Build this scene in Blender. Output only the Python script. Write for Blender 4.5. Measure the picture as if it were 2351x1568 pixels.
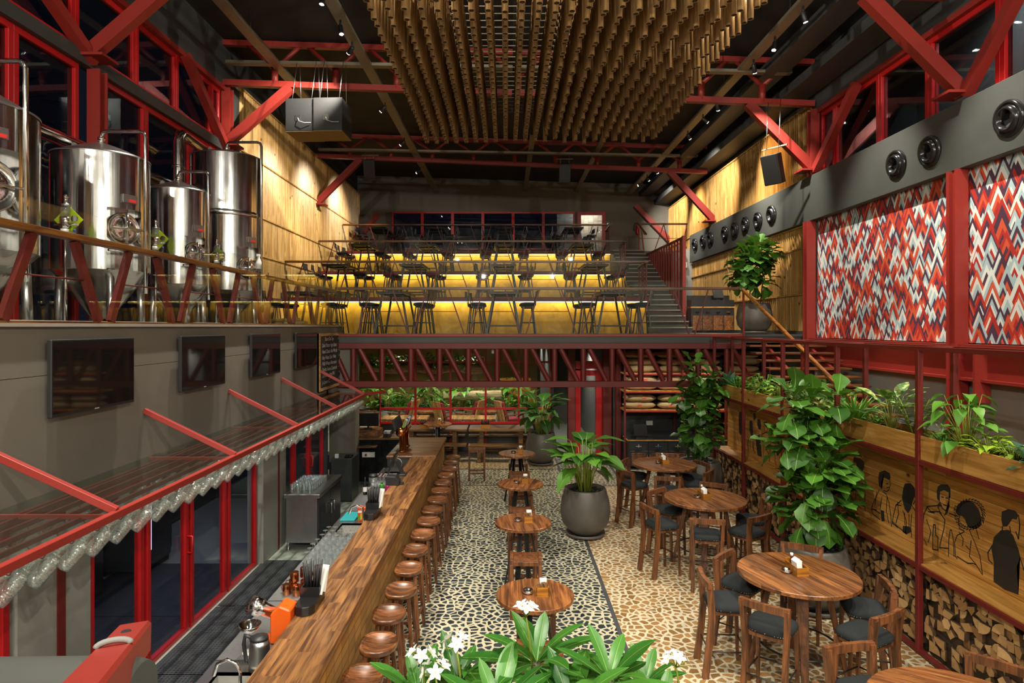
import bpy, bmesh, math, random
from mathutils import Vector, Matrix, Quaternion
for o in list(bpy.data.objects): bpy.data.objects.remove(o)
RN = random.Random(11)
SC = bpy.context.scene
COL = SC.collection
PI = math.pi
# ---------------------------------------------------------------- camera, world, exposure
cd = bpy.data.cameras.new('camera'); cam = bpy.data.objects.new('camera', cd); COL.objects.link(cam)
cam.location = (0, 0, 3.7); cam.rotation_euler = (PI/2, 0, 0)
cd.sensor_width = 36; cd.lens = 1440/2351*36
cd.shift_x = 12.5/2351; cd.shift_y = -34/2351
cd.clip_start = .05; cd.clip_end = 200
SC.camera = cam
w = bpy.data.worlds.new('night'); SC.world = w; w.use_nodes = True
w.node_tree.nodes['Background'].inputs[0].default_value = (.0035, .0045, .008, 1)
w.node_tree.nodes['Background'].inputs[1].default_value = 1.0
SC.view_settings.view_transform = 'Standard'; SC.view_settings.look = 'None'
SC.view_settings.gamma = 1; SC.view_settings.use_curve_mapping = False
SC.view_settings.exposure = 0.42
cy = SC.cycles
cy.max_bounces = 7; cy.diffuse_bounces = 3; cy.glossy_bounces = 3; cy.transmission_bounces = 4
cy.transparent_max_bounces = 24; cy.caustics_reflective = False; cy.caustics_refractive = False
cy.sample_clamp_indirect = 4; cy.use_denoising = True; cy.adaptive_threshold = .02
# ---------------------------------------------------------------- lights (see also the lamps' own builders)
def light(kind, name, loc, power, col=(1, .82, .6), rot=None, aim=None, size=.1, size_y=None, spot=None, blend=.6):
    l = bpy.data.lights.new(name, kind); l.energy = power; l.color = col
    if kind == 'AREA':
        l.size = size
        if size_y: l.shape = 'RECTANGLE'; l.size_y = size_y
    else: l.shadow_soft_size = size
    if spot: l.spot_size = math.radians(spot); l.spot_blend = blend
    o = bpy.data.objects.new(name, l); COL.objects.link(o); o.location = loc
    if aim is not None:
        o.rotation_euler = (Vector(aim) - Vector(loc)).to_track_quat('-Z', 'Y').to_euler()
    elif rot: o.rotation_euler = rot
    return o
WARM = (1, .80, .56); NEUT = (1, .93, .80); LEDY = (1, .72, .20)
# LED profiles under the three tier edges (the strips themselves are built with the terrace)
for (yy, zz) in ((17.68, 4.40), (20.88, 5.41), (23.98, 6.47)):
    light('AREA', 'led_strip_light', (-1.2, yy - .04, zz - .02), 40, LEDY, rot=(math.radians(35), 0, 0), size=10.2, size_y=.04)
# downlights in the soffit under the terrace and over the garden room
for (lx, ly, pw, c) in ((-2.5, 16.3, 130, (1, .86, .55)), (0.2, 16.3, 130, (1, .86, .55)), (3.7, 15.6, 110, NEUT), (5.2, 15.6, 110, NEUT), (2.0, 16.6, 60, NEUT),
                        (-4, 20.5, 190, NEUT), (-1.5, 20.5, 190, NEUT), (.8, 20.5, 150, NEUT), (-4, 23.4, 260, NEUT), (-1.2, 23.4, 260, NEUT), (.9, 23.4, 200, NEUT), (2.2, 20.5, 120, (1, .95, .88))):
    light('SPOT', 'soffit_downlight', (lx, ly, 3.28), pw, c, rot=(0, 0, 0), size=.06, spot=130, blend=.7)
# the kitchen behind the bar: cold tubes
for ly in (5.6, 8.2, 11.2):
    light('AREA', 'kitchen_tube_light', (-5.3, ly, 2.9), 9, (.55, .58, 1), rot=(0, 0, 0), size=1.2, size_y=.08)
# unseen fill lights added behind the camera to brighten the hall
for (lx, ly, lz, pw) in ((-3.5, -2.5, 8.4, 1000), (4.5, -2.0, 8.4, 1000), (-1.5, -5.5, 7.0, 800), (3.0, -5.5, 7.0, 800)):
    light('POINT', 'hall_fill_light', (lx, ly, lz), pw, NEUT, size=.07)

# ---------------------------------------------------------------- picture <-> place
F, CX, HY, H = 1440., 1163., 750., 3.7
def P(px, py, Y): return Vector(((px-CX)/F*Y, Y, H-(py-HY)/F*Y))
def G(px, py, z=0.):
    Y = F*(H-z)/(py-HY); return Vector(((px-CX)/F*Y, Y, z))
def PX(px, py, X):
    Y = F*X/(px-CX); return Vector((X, Y, H-(py-HY)/F*Y))
# ---------------------------------------------------------------- mesh builder
class MB:
    def __init__(s): s.v = []; s.f = []; s.m = []; s.s = []
    def add(s, vs, fs, mi=0, sm=False):
        b = len(s.v); s.v += [tuple(v) for v in vs]
        for f in fs: s.f.append([i+b for i in f]); s.m.append(mi); s.s.append(sm)
        return s
    def box(s, a, b, mi=0):
        x0, y0, z0 = a; x1, y1, z1 = b
        return s.add([(x0,y0,z0),(x1,y0,z0),(x1,y1,z0),(x0,y1,z0),(x0,y0,z1),(x1,y0,z1),(x1,y1,z1),(x0,y1,z1)],
              [(0,3,2,1),(4,5,6,7),(0,1,5,4),(1,2,6,5),(2,3,7,6),(3,0,4,7)], mi)
    def bar(s, p, q, w, h, up=(0,0,1), mi=0, w2=None, h2=None):
        p = Vector(p); q = Vector(q); d = (q-p).normalized(); u = Vector(up)
        if abs(d.dot(u)) > .98: u = Vector((0,1,0))
        r = d.cross(u).normalized(); u = r.cross(d).normalized()
        w2 = w if w2 is None else w2; h2 = h if h2 is None else h2
        vs = [c + r*(a*ww/2) + u*(b*hh/2) for c, ww, hh in ((p,w,h),(q,w2,h2)) for a, b in ((-1,-1),(1,-1),(1,1),(-1,1))]
        return s.add(vs, [(0,1,2,3),(7,6,5,4),(0,4,5,1),(1,5,6,2),(2,6,7,3),(3,7,4,0)], mi)
    def tube(s, p, q, r0, r1=None, n=8, cap=True, mi=0):
        return s.path([p, q], r0, n, r1=r1, cap=cap, mi=mi)
    def path(s, pts, r, n=8, r1=None, cap=True, closed=False, mi=0):
        pts = [Vector(p) for p in pts]; k = len(pts); r1 = r if r1 is None else r1
        vs = []; prev = None
        for i, p in enumerate(pts):
            if closed: d = pts[(i+1) % k] - pts[i-1]
            else: d = pts[min(i+1, k-1)] - pts[max(i-1, 0)]
            d.normalize()
            if prev is None:
                a = Vector((0,0,1)) if abs(d.z) < .9 else Vector((1,0,0))
                x = d.cross(a).normalized()
            else: x = (prev - d*prev.dot(d)).normalized()
            prev = x; y = d.cross(x)
            rr = r + (r1-r)*i/max(k-1, 1)
            vs += [p + x*(rr*math.cos(2*PI*j/n)) + y*(rr*math.sin(2*PI*j/n)) for j in range(n)]
        fs = []
        for i in range(k if closed else k-1):
            a = i*n; b = ((i+1) % k)*n
            fs += [(a+j, a+(j+1)%n, b+(j+1)%n, b+j) for j in range(n)]
        s.add(vs, fs, mi, True)
        if cap and not closed:
            b0 = len(s.v)-k*n
            s.f.append([b0+j for j in reversed(range(n))]); s.m.append(mi); s.s.append(False)
            s.f.append([b0+(k-1)*n+j for j in range(n)]); s.m.append(mi); s.s.append(False)
        return s
    def lathe(s, prof, n=20, c=(0,0,0), mi=0, sm=True, ax=None, capb=True, capt=True):
        c = Vector(c); k = len(prof)
        if ax is None: X, Y, Z = Vector((1,0,0)), Vector((0,1,0)), Vector((0,0,1))
        else:
            Z = Vector(ax).normalized(); X = Z.orthogonal().normalized(); Y = Z.cross(X)
        vs = [c + X*(r*math.cos(2*PI*j/n)) + Y*(r*math.sin(2*PI*j/n)) + Z*z for r, z in prof for j in range(n)]
        fs = [(i*n+j, i*n+(j+1)%n, (i+1)*n+(j+1)%n, (i+1)*n+j) for i in range(k-1) for j in range(n)]
        s.add(vs, fs, mi, sm); b = len(s.v)-k*n
        if capb: s.f.append([b+j for j in reversed(range(n))]); s.m.append(mi); s.s.append(False)
        if capt: s.f.append([b+(k-1)*n+j for j in range(n)]); s.m.append(mi); s.s.append(False)
        return s
    def prism(s, poly, z0, z1, mi=0, fn=None, sm=False):
        n = len(poly); fn = fn or (lambda x, y, z: (x, y, z))
        a = sum(poly[i][0]*poly[(i+1)%n][1]-poly[(i+1)%n][0]*poly[i][1] for i in range(n))
        if a < 0: poly = poly[::-1]
        vs = [fn(x, y, z0) for x, y in poly] + [fn(x, y, z1) for x, y in poly]
        s.add(vs, [tuple(reversed(range(n))), tuple(range(n, 2*n))], mi)
        b = len(s.v)-2*n
        for j in range(n): s.f.append([b+j, b+(j+1)%n, b+n+(j+1)%n, b+n+j]); s.m.append(mi); s.s.append(sm)
        return s
    def quad(s, a, b, c, d, mi=0): return s.add([a, b, c, d], [(0,1,2,3)], mi)
    def build(s, name, mats, parent=None, bev=0, seg=1, loc=None):
        me = bpy.data.meshes.new(name); me.from_pydata(s.v, [], s.f)
        for m in (mats if isinstance(mats, (list, tuple)) else [mats]): me.materials.append(m)
        me.polygons.foreach_set('material_index', s.m); me.polygons.foreach_set('use_smooth', s.s)
        if bev:
            bm = bmesh.new(); bm.from_mesh(me)
            es = [e for e in bm.edges if len(e.link_faces) == 2 and e.calc_face_angle(0) > .6]
            bmesh.ops.bevel(bm, geom=es, offset=bev, segments=seg, affect='EDGES', profile=.6)
            bm.to_mesh(me); bm.free()
        me.update()
        o = bpy.data.objects.new(name, me); COL.objects.link(o)
        if parent is not None: o.parent = parent
        if loc: o.location = loc
        return o
def thing(name, label, cat, loc=(0,0,0), rz=0, group=None):
    o = bpy.data.objects.new(name, None); COL.objects.link(o); o.empty_display_size = .1
    o.location = loc; o.rotation_euler = (0, 0, rz); o['label'] = label; o['category'] = cat
    if group: o['group'] = group
    return o
def tag(o, label, cat, group=None, kind=None):
    o['label'] = label; o['category'] = cat
    if group: o['group'] = group
    if kind: o['kind'] = kind
    return o
def struct(name, mb, mats, bev=0, parent=None):
    o = mb.build(name, mats, parent, bev)
    if parent is None: o['kind'] = 'structure'
    return o
KIDS = {}
def kids(o):
    return [c for c in o.children]
def dup(root, loc, rz=0, label=None, group=None, scale=None):
    def cp(o, par):
        c = o.copy(); COL.objects.link(c)
        if par is not None: c.parent = par
        for ch in KID(o): cp(ch, c)
        return c
    r = cp(root, None); r.location = loc; r.rotation_euler = (0, 0, rz)
    if scale: r.scale = scale if isinstance(scale, tuple) else (scale,)*3
    if label: r['label'] = label
    if group: r['group'] = group
    return r
_kc = {}
def KID(o):
    if o.name not in _kc: _kc[o.name] = [c for c in o.children]
    return _kc[o.name]
def rotz(v, a): return Vector((v[0]*math.cos(a)-v[1]*math.sin(a), v[0]*math.sin(a)+v[1]*math.cos(a), v[2]))
ORD = ['first','second','third','fourth','fifth','sixth','seventh','eighth','ninth','tenth','eleventh','twelfth','thirteenth','fourteenth','fifteenth','sixteenth','seventeenth','eighteenth']
def nth(i): 
    i += 1
    return f"{i}{'th' if 10 <= i % 100 <= 20 else {1:'st',2:'nd',3:'rd'}.get(i % 10, 'th')}"
# ---------------------------------------------------------------- materials
def mk(name):
    m = bpy.data.materials.new(name); m.use_nodes = True; nt = m.node_tree; nt.nodes.clear()
    return m, nt
def nd(nt, t, ins=None, **at):
    n = nt.nodes.new('ShaderNode'+t)
    for k, v in at.items(): setattr(n, k, v)
    for k, v in (ins or {}).items():
        if hasattr(v, 'is_linked') or hasattr(v, 'links'): nt.links.new(v, n.inputs[k])
        else: n.inputs[k].default_value = v
    return n
def c4(c): return (c[0], c[1], c[2], 1)
def srgb(h):
    h = h.lstrip('#'); v = [int(h[i:i+2], 16)/255 for i in (0, 2, 4)]
    return tuple(x/12.92 if x <= .04045 else ((x+.055)/1.055)**2.4 for x in v)
def fin(nt, col, rough=.5, metal=0, bump=None, bs=.2, bd=.01, spec=.5, extra=None):
    b = nd(nt, 'BsdfPrincipled', {'Roughness': rough, 'Metallic': metal, 'Specular IOR Level': spec})
    if hasattr(col, 'links'): nt.links.new(col, b.inputs['Base Color'])
    else: b.inputs['Base Color'].default_value = c4(col)
    for k, v in (extra or {}).items(): b.inputs[k].default_value = v
    if bump is not None:
        bn = nd(nt, 'Bump', {'Strength': bs, 'Distance': bd, 'Height': bump}); nt.links.new(bn.outputs[0], b.inputs['Normal'])
    o = nd(nt, 'OutputMaterial'); nt.links.new(b.outputs[0], o.inputs[0]); return b
def mixc(nt, f, a, b, blend='MIX'):
    n = nt.nodes.new('ShaderNodeMix'); n.data_type = 'RGBA'; n.blend_type = blend
    for s, v in ((n.inputs[0], f), (n.inputs[6], a), (n.inputs[7], b)):
        if hasattr(v, 'links'): nt.links.new(v, s)
        else: s.default_value = v if not isinstance(v, tuple) else c4(v)
    return n.outputs[2]
def math_(nt, op, a, b=0.):
    n = nt.nodes.new('ShaderNodeMath'); n.operation = op
    for s, v in ((n.inputs[0], a), (n.inputs[1], b)):
        if hasattr(v, 'links'): nt.links.new(v, s)
        else: s.default_value = v
    return n.outputs[0]
def ramp(nt, f, stops):
    n = nt.nodes.new('ShaderNodeValToRGB'); cr = n.color_ramp
    while len(cr.elements) < len(stops): cr.elements.new(.5)
    for e, (p, c) in zip(cr.elements, stops): e.position = p; e.color = c4(c)
    nt.links.new(f, n.inputs[0]); return n.outputs[0]
def plain(name, col, rough=.5, metal=0, var=.12, ns=8, bs=0, spec=.5, extra=None):
    m, nt = mk(name); tc = nd(nt, 'TexCoord')
    no = nd(nt, 'TexNoise', {'Vector': tc.outputs['Object'], 'Scale': ns, 'Detail': 4.})
    c = mixc(nt, no.outputs[0], tuple(x*(1-var) for x in col), tuple(min(1, x*(1+var)) for x in col))
    fin(nt, c, rough, metal, no.outputs[0] if bs else None, bs, spec=spec, extra=extra); return m
def wood(name, c1, c2, rough=.42, axis=0, pax=1, plank=0, groove=0, dark=.35, knots=False, gs=1., coat=0, rnd=.25, pl=0):
    """grain runs along axis; planks of width plank are counted along pax"""
    m, nt = mk(name); tc = nd(nt, 'TexCoord'); oi = nd(nt, 'ObjectInfo')
    off = math_(nt, 'MULTIPLY', oi.outputs['Random'], 17.)
    sx = nd(nt, 'SeparateXYZ', {0: tc.outputs['Object']})
    vec = tc.outputs['Object']; cellv = oi.outputs['Random']
    if plank:
        cell = math_(nt, 'FLOOR', math_(nt, 'DIVIDE', sx.outputs[pax], plank))
        if pl:
            sh = math_(nt, 'MULTIPLY', math_(nt, 'FRACT', math_(nt, 'MULTIPLY', cell, .618)), pl)
            c2_ = math_(nt, 'FLOOR', math_(nt, 'DIVIDE', math_(nt, 'ADD', sx.outputs[axis], sh), pl))
            cell = math_(nt, 'ADD', cell, math_(nt, 'MULTIPLY', c2_, 7.31))
        wn = nd(nt, 'TexWhiteNoise', {1: math_(nt, 'ADD', cell, off)}, noise_dimensions='1D'); cellv = wn.outputs[0]
        off = math_(nt, 'ADD', off, math_(nt, 'MULTIPLY', cellv, 23.))
    cmb = nd(nt, 'CombineXYZ', {0: off, 1: off, 2: off})
    va = nd(nt, 'VectorMath', {0: vec, 1: cmb.outputs[0]}, operation='ADD')
    sc = [9*gs]*3; sc[axis] = .9*gs
    mp = nd(nt, 'Mapping', {0: va.outputs[0], 3: tuple(sc)})
    n1 = nd(nt, 'TexNoise', {'Vector': mp.outputs[0], 'Scale': 1.3, 'Detail': 6., 'Roughness': .65, 'Distortion': 1.4})
    sc2 = [60*gs]*3; sc2[axis] = 2.5*gs
    mp2 = nd(nt, 'Mapping', {0: va.outputs[0], 3: tuple(sc2)})
    n2 = nd(nt, 'TexNoise', {'Vector': mp2.outputs[0], 'Scale': 1., 'Detail': 3.})
    g = math_(nt, 'ADD', math_(nt, 'MULTIPLY', n1.outputs[0], .75), math_(nt, 'MULTIPLY', n2.outputs[0], .3))
    col = ramp(nt, g, [(.34, tuple(x*dark for x in c1)), (.47, c1), (.62, c2), (.8, tuple(min(1, x*1.2) for x in c2))])
    hv = nd(nt, 'HueSaturation', {'Color': col, 'Value': math_(nt, 'ADD', 1-rnd, math_(nt, 'MULTIPLY', cellv, 2*rnd))})
    col = hv.outputs[0]
    if knots:
        ks = [2.6]*3; ks[axis] = 1.5
        mk_ = nd(nt, 'Mapping', {0: va.outputs[0], 3: tuple(ks)})
        vo = nd(nt, 'TexVoronoi', {'Vector': mk_.outputs[0], 'Scale': 1.6, 'Randomness': 1.})
        k = ramp(nt, vo.outputs['Distance'], [(.05, (1,1,1)), (.1, (.25,.25,.25)), (.16, (0,0,0))])
        col = mixc(nt, k, col, srgb('#4a2409'))
    if groove:
        fr_ = math_(nt, 'FRACT', math_(nt, 'DIVIDE', sx.outputs[pax], plank)); col = mixc(nt, math_(nt, 'LESS_THAN', fr_, groove), col, tuple(x*.25 for x in c1))
    fin(nt, col, rough, bump=g, bs=.12, bd=.004, extra={'Coat Weight': coat, 'Coat Roughness': .25}); return m
RED = plain('red_steel_paint', srgb('#8c2a22'), .45, var=.10, ns=3)
REDB = plain('bright_red_window_paint', srgb('#b81c1e'), .32, var=.06)
REDD = plain('dark_red_steel_paint', srgb('#671c17'), .5, var=.1, ns=3)
BLACK = plain('black_powder_coat', (.018, .018, .019), .42, var=.2)
BLKS = plain('black_gloss_plastic', (.012, .012, .013), .18)
DGREY = plain('dark_grey_paint', (.045, .047, .047), .6, var=.15, ns=3)
CEIL = plain('dark_ceiling_paint', (.024, .023, .021), .85, var=.25, ns=1.2)
CONC = plain('grey_concrete_render', srgb('#6f6a60'), .75, var=.14, ns=1.6, bs=.08)
CONCL = plain('light_grey_wall_paint', srgb('#8d8b84'), .7, var=.05, ns=2)
DUCTG = plain('grey_duct_paint', srgb('#40423f'), .55, var=.14, ns=2.2)
STEELP = plain('galvanised_tray', srgb('#8d8674'), .55, metal=.6, var=.2)
POT = plain('grey_brown_pot_clay', srgb('#55504a'), .45, var=.25, ns=4, bs=.05)
SOIL = plain('black_pebbles', (.02, .02, .02), .4, var=.9, ns=60, bs=1)
WHITE = plain('white_paper', (.8, .79, .75), .7, var=.03)
CUSH = plain('charcoal_fabric', srgb('#26292b'), .9, var=.12, ns=140, bs=.15, spec=.2)
CUSHR = plain('dull_red_fabric', srgb('#7c2b30'), .9, var=.12, ns=60, spec=.2)
COPPER = plain('copper', srgb('#d98a5a'), .16, metal=1, var=.05)
CHROME = plain('chrome', (.82, .82, .82), .08, metal=1, var=.02)
SINK = plain('satin_sink_steel', (.42, .41, .38), .45, metal=.45, var=.1)
STL = plain('brushed_steel_sheet', (.5, .5, .49), .3, metal=1, var=.14, ns=14)
def steel_tank():
    m, nt = mk('polished_tank_steel'); tc = nd(nt, 'TexCoord')
    mp = nd(nt, 'Mapping', {0: tc.outputs['Object'], 3: (14., 14., .35)})
    n = nd(nt, 'TexNoise', {'Vector': mp.outputs[0], 'Scale': 1.5, 'Detail': 3.})
    n2 = nd(nt, 'TexNoise', {'Vector': tc.outputs['Object'], 'Scale': 5., 'Detail': 5.})
    c = mixc(nt, n2.outputs[0], (.50, .50, .50), (.66, .66, .65))
    r = math_(nt, 'ADD', .09, math_(nt, 'MULTIPLY', n2.outputs[0], .12))
    b = fin(nt, c, .2, 1, n.outputs[0], .10, .02); nt.links.new(r, b.inputs['Roughness']); return m
TANK = steel_tank()
def glassy(name, tint, base, rough=.02, bump=0, ior=1.45, diff=0):
    m, nt = mk(name)
    gm = nd(nt, 'NewGeometry'); iv = nd(nt, 'MapRange', {0: gm.outputs['Backfacing'], 3: ior, 4: 1/ior})
    fr = nd(nt, 'Fresnel', {'IOR': iv.outputs[0]}); t = nd(nt, 'BsdfTransparent', {'Color': c4(tint)})
    g = nd(nt, 'BsdfGlossy', {'Color': (.9, .95, .93, 1), 'Roughness': rough})
    d = nd(nt, 'BsdfDiffuse', {'Color': (.75, .82, .80, 1)})
    if bump:
        tc = nd(nt, 'TexCoord'); v = nd(nt, 'TexVoronoi', {'Vector': tc.outputs['Object'], 'Scale': 60.})
        bn = nd(nt, 'Bump', {'Strength': bump, 'Distance': .01, 'Height': v.outputs[0]})
        nt.links.new(bn.outputs[0], fr.inputs['Normal']); nt.links.new(bn.outputs[0], g.inputs['Normal'])
    f = math_(nt, 'MINIMUM', math_(nt, 'ADD', fr.outputs[0], base), 1.)
    x = nd(nt, 'MixShader', {0: f, 1: t.outputs[0], 2: g.outputs[0]})
    if diff: x = nd(nt, 'MixShader', {0: diff, 1: x.outputs[0], 2: d.outputs[0]})
    o = nd(nt, 'OutputMaterial'); nt.links.new(x.outputs[0], o.inputs[0]); return m
GLASS = glassy('clear_sheet_glass', (.97, .98, .975), .0, ior=1.22)
GLASSN = glassy('night_window_glass', (.5, .55, .6), .03)
GLASSG = glassy('green_edged_shelf_glass', (.88, .93, .91), .02)
MUGG = glassy('moulded_mug_glass', (.93, .96, .95), .26, .05, bump=.45, diff=.06)
DRINKG = glassy('drinking_glass', (.94, .96, .97), .13, .03, diff=.05)
BROWNACR = plain('smoky_screen_glass', (.01, .009, .008), .04, spec=.7)
def emit(name, col, st):
    m, nt = mk(name); e = nd(nt, 'Emission', {'Color': c4(col), 'Strength': st}); o = nd(nt, 'OutputMaterial'); nt.links.new(e.outputs[0], o.inputs[0]); return m
LEDM = emit('yellow_led_glow', (1, .84, .36), 8.)
LAMPM = emit('spot_lens_glow', (1, .93, .82), 40.)
ACAC = wood('acacia_tabletop', srgb('#5c351c'), srgb('#8f5b30'), .4, axis=1, pax=0, plank=.085, coat=.25, rnd=.28)
ACACX = wood('acacia_frame', srgb('#50301a'), srgb('#7b4a28'), .45, axis=2, rnd=.15, coat=.1)
BARW = wood('acacia_bar_top', srgb('#5b3a20'), srgb('#956739'), .4, axis=1, pax=0, plank=.13, pl=.9, coat=.3, rnd=.25, gs=.8)
SEATW = wood('carved_seat_wood', srgb('#4d2e1a'), srgb('#7f4e2b'), .33, axis=0, pax=1, plank=.11, coat=.4, rnd=.22)
RAILW = wood('varnished_rail_wood', srgb('#6b3b17'), srgb('#9c6227'), .35, axis=1, rnd=.1, coat=.2)
RAILX = wood('varnished_cross_rail_wood', srgb('#5a3116'), srgb('#87511f'), .4, axis=0, rnd=.1, coat=.2)
PINE = wood('knotty_pine_boards', srgb('#a57c40'), srgb('#c7a062'), .42, axis=2, pax=1, plank=.14, dark=.72, knots=True, rnd=.13, gs=.6)
PINEH = wood('knotty_pine_planks', srgb('#b07c36'), srgb('#d29e55'), .45, axis=1, pax=2, plank=.105, groove=.045, dark=.8, knots=True, rnd=.1, gs=.6)
PINEP = wood('pine_planter_board', srgb('#a57636'), srgb('#c6954f'), .45, axis=1, dark=.75, knots=True, rnd=.1, gs=.6)
CRATE = wood('caddy_wood', srgb('#8a5714'), srgb('#a96d1e'), .5, axis=0, rnd=.1)
TEAKD = wood('dark_weathered_plank', srgb('#4d3318'), srgb('#7a5728'), .55, axis=0, pax=1, plank=.14, rnd=.3)
TEAKL = wood('striped_bench_plank', srgb('#80592a'), srgb('#b98e52'), .5, axis=1, pax=0, plank=.09, rnd=.4)
DKSL = wood('dark_slat_wood', srgb('#1d1610'), srgb('#3a2a1a'), .5, axis=1, rnd=.2)
LOGB = plain('log_bark', srgb('#4c3620'), .9, var=.4, ns=18, bs=.5)
def log_end():
    m, nt = mk('split_log_face'); tc = nd(nt, 'TexCoord'); oi = nd(nt, 'ObjectInfo')
    g = nd(nt, 'NewGeometry')
    n = nd(nt, 'TexNoise', {'Vector': tc.outputs['Object'], 'Scale': 22., 'Detail': 5.})
    rr = nd(nt, 'TexWhiteNoise', {1: math_(nt, 'ADD', oi.outputs['Random'], g.outputs['Random Per Island'])}, noise_dimensions='1D')
    a = ramp(nt, rr.outputs[0], [(0, srgb('#8a6236')), (.35, srgb('#c39a62')), (.7, srgb('#d8b078')), (1, srgb('#a87a48'))])
    c = mixc(nt, n.outputs[0], srgb('#5b3c1e'), a)
    c = mixc(nt, .55, c, a)
    fin(nt, c, .8, bump=n.outputs[0], bs=.4); return m
LOGE = log_end()
def leafm(name, c1, c2, rough=.46, ns=3., stripe=None):
    m, nt = mk(name); tc = nd(nt, 'TexCoord'); g = nd(nt, 'NewGeometry'); oi = nd(nt, 'ObjectInfo')
    r = nd(nt, 'TexWhiteNoise', {1: math_(nt, 'ADD', g.outputs['Random Per Island'], oi.outputs['Random'])}, noise_dimensions='1D')
    n = nd(nt, 'TexNoise', {'Vector': tc.outputs['Object'], 'Scale': 14., 'Detail': 3.})
    c = mixc(nt, r.outputs[0], c1, c2)
    if stripe: 
        k = ramp(nt, n.outputs[0], [(.5, (0,0,0)), (.6, (1,1,1))]); c = mixc(nt, k, c, stripe)
    b = fin(nt, c, rough, bump=n.outputs[0], bs=.15, bd=.01)
    b.inputs['Subsurface Weight'].default_value = 0
    t = nd(nt, 'BsdfTranslucent'); nt.links.new(mixc(nt, .5, c, (.2, .35, .03)), t.inputs[0])
    o = [x for x in nt.nodes if x.type == 'OUTPUT_MATERIAL'][0]
    x = nd(nt, 'MixShader', {0: .18, 1: b.outputs[0], 2: t.outputs[0]}); nt.links.new(x.outputs[0], o.inputs[0])
    return m
LFIG = leafm('fiddle_leaf', srgb('#244d14'), srgb('#4f8428'))
LCAL = leafm('broad_leaf', srgb('#2c5a1c'), srgb('#5f9a2c'))
LFRA = leafm('frangipani_leaf', srgb('#245a1c'), srgb('#487f2e'), .34)
LDRK = leafm('dark_glossy_leaf', srgb('#173f14'), srgb('#2f6a24'), .3)
LLIM = leafm('lime_leaf', srgb('#6f9e1e'), srgb('#a9c832'))
LMID = leafm('soft_green_leaf', srgb('#34701f'), srgb('#6ea437'))
LVAR = leafm('variegated_leaf', srgb('#3c7226'), srgb('#6b9a3c'), stripe=srgb('#c2cf7c'))
STEM = plain('brown_stem', srgb('#5b4327'), .8, var=.3, ns=20)
STEMG = plain('green_stem', srgb('#7f8a2e'), .5, var=.2)
PETAL = plain('white_petal', (.85, .83, .78), .5, var=.03); PETY = plain('yellow_petal_eye', (.9, .65, .08), .5)
SACK = plain('brown_paper_sack', srgb('#9a8159'), .8, var=.14, ns=7, bs=.3)
SACKP = plain('red_sack_print', srgb('#c05a48'), .8)
def terrazzo(name, ca, cb, ground, sc):
    m, nt = mk(name); tc = nd(nt, 'TexCoord')
    ns = nd(nt, 'TexNoise', {'Vector': tc.outputs['Object'], 'Scale': 2.2, 'Detail': 2.})
    v = nd(nt, 'VectorMath', {0: tc.outputs['Object'], 1: nd(nt, 'VectorMath', {0: ns.outputs[1], 3: .12}, operation='SCALE').outputs[0]}, operation='ADD')
    e = nd(nt, 'TexVoronoi', {'Vector': v.outputs[0], 'Scale': sc, 'Randomness': .95}, voronoi_dimensions='2D', feature='DISTANCE_TO_EDGE')
    f = nd(nt, 'TexVoronoi', {'Vector': v.outputs[0], 'Scale': sc, 'Randomness': .95}, voronoi_dimensions='2D')
    s = nd(nt, 'SeparateColor', {0: f.outputs['Color']})
    th = math_(nt, 'ADD', .085, math_(nt, 'MULTIPLY', s.outputs[1], .13))
    k = math_(nt, 'GREATER_THAN', e.outputs[0], th)
    chip = mixc(nt, s.outputs[0], ca, cb)
    fine = nd(nt, 'TexNoise', {'Vector': tc.outputs['Object'], 'Scale': 90., 'Detail': 2.})
    gr = mixc(nt, fine.outputs[0], tuple(x*.88 for x in ground), ground)
    c = mixc(nt, k, gr, chip)
    fin(nt, c, .34, bump=k, bs=.03, bd=.002); return m
TERD = terrazzo('terrazzo_dark_chips', srgb('#1b2123'), srgb('#353f41'), srgb('#b9b196'), 10.8)
TERB = terrazzo('terrazzo_brown_chips', srgb('#75562f'), srgb('#997446'), srgb('#bfb79d'), 10.2)
STRIP = plain('dark_inlay_strip', srgb('#3c3d3f'), .5, var=.2, ns=20)
def mat_rubber():
    m, nt = mk('black_drainage_mat'); tc = nd(nt, 'TexCoord')
    mp = nd(nt, 'Mapping', {0: tc.outputs['Object'], 3: (1., 1., 1.)})
    v = nd(nt, 'TexVoronoi', {'Vector': mp.outputs[0], 'Scale': 24., 'Randomness': .2}, voronoi_dimensions='2D', feature='DISTANCE_TO_EDGE')
    k = ramp(nt, v.outputs[0], [(.05, srgb('#3a3d40')), (.14, (.007, .007, .008))])
    fin(nt, k, .55, bump=v.outputs[0], bs=.6, bd=.01); return m
MATR = mat_rubber()
def yellow_plaster():
    m, nt = mk('mustard_plaster'); tc = nd(nt, 'TexCoord')
    n = nd(nt, 'TexNoise', {'Vector': tc.outputs['Object'], 'Scale': 2.4, 'Detail': 7., 'Roughness': .65, 'Distortion': .8})
    c = ramp(nt, n.outputs[0], [(.3, srgb('#80661a')), (.5, srgb('#a58527')), (.72, srgb('#bd9c3a'))])
    fin(nt, c, .5, bump=n.outputs[0], bs=.2, bd=.03); return m
YEL = yellow_plaster()
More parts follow.
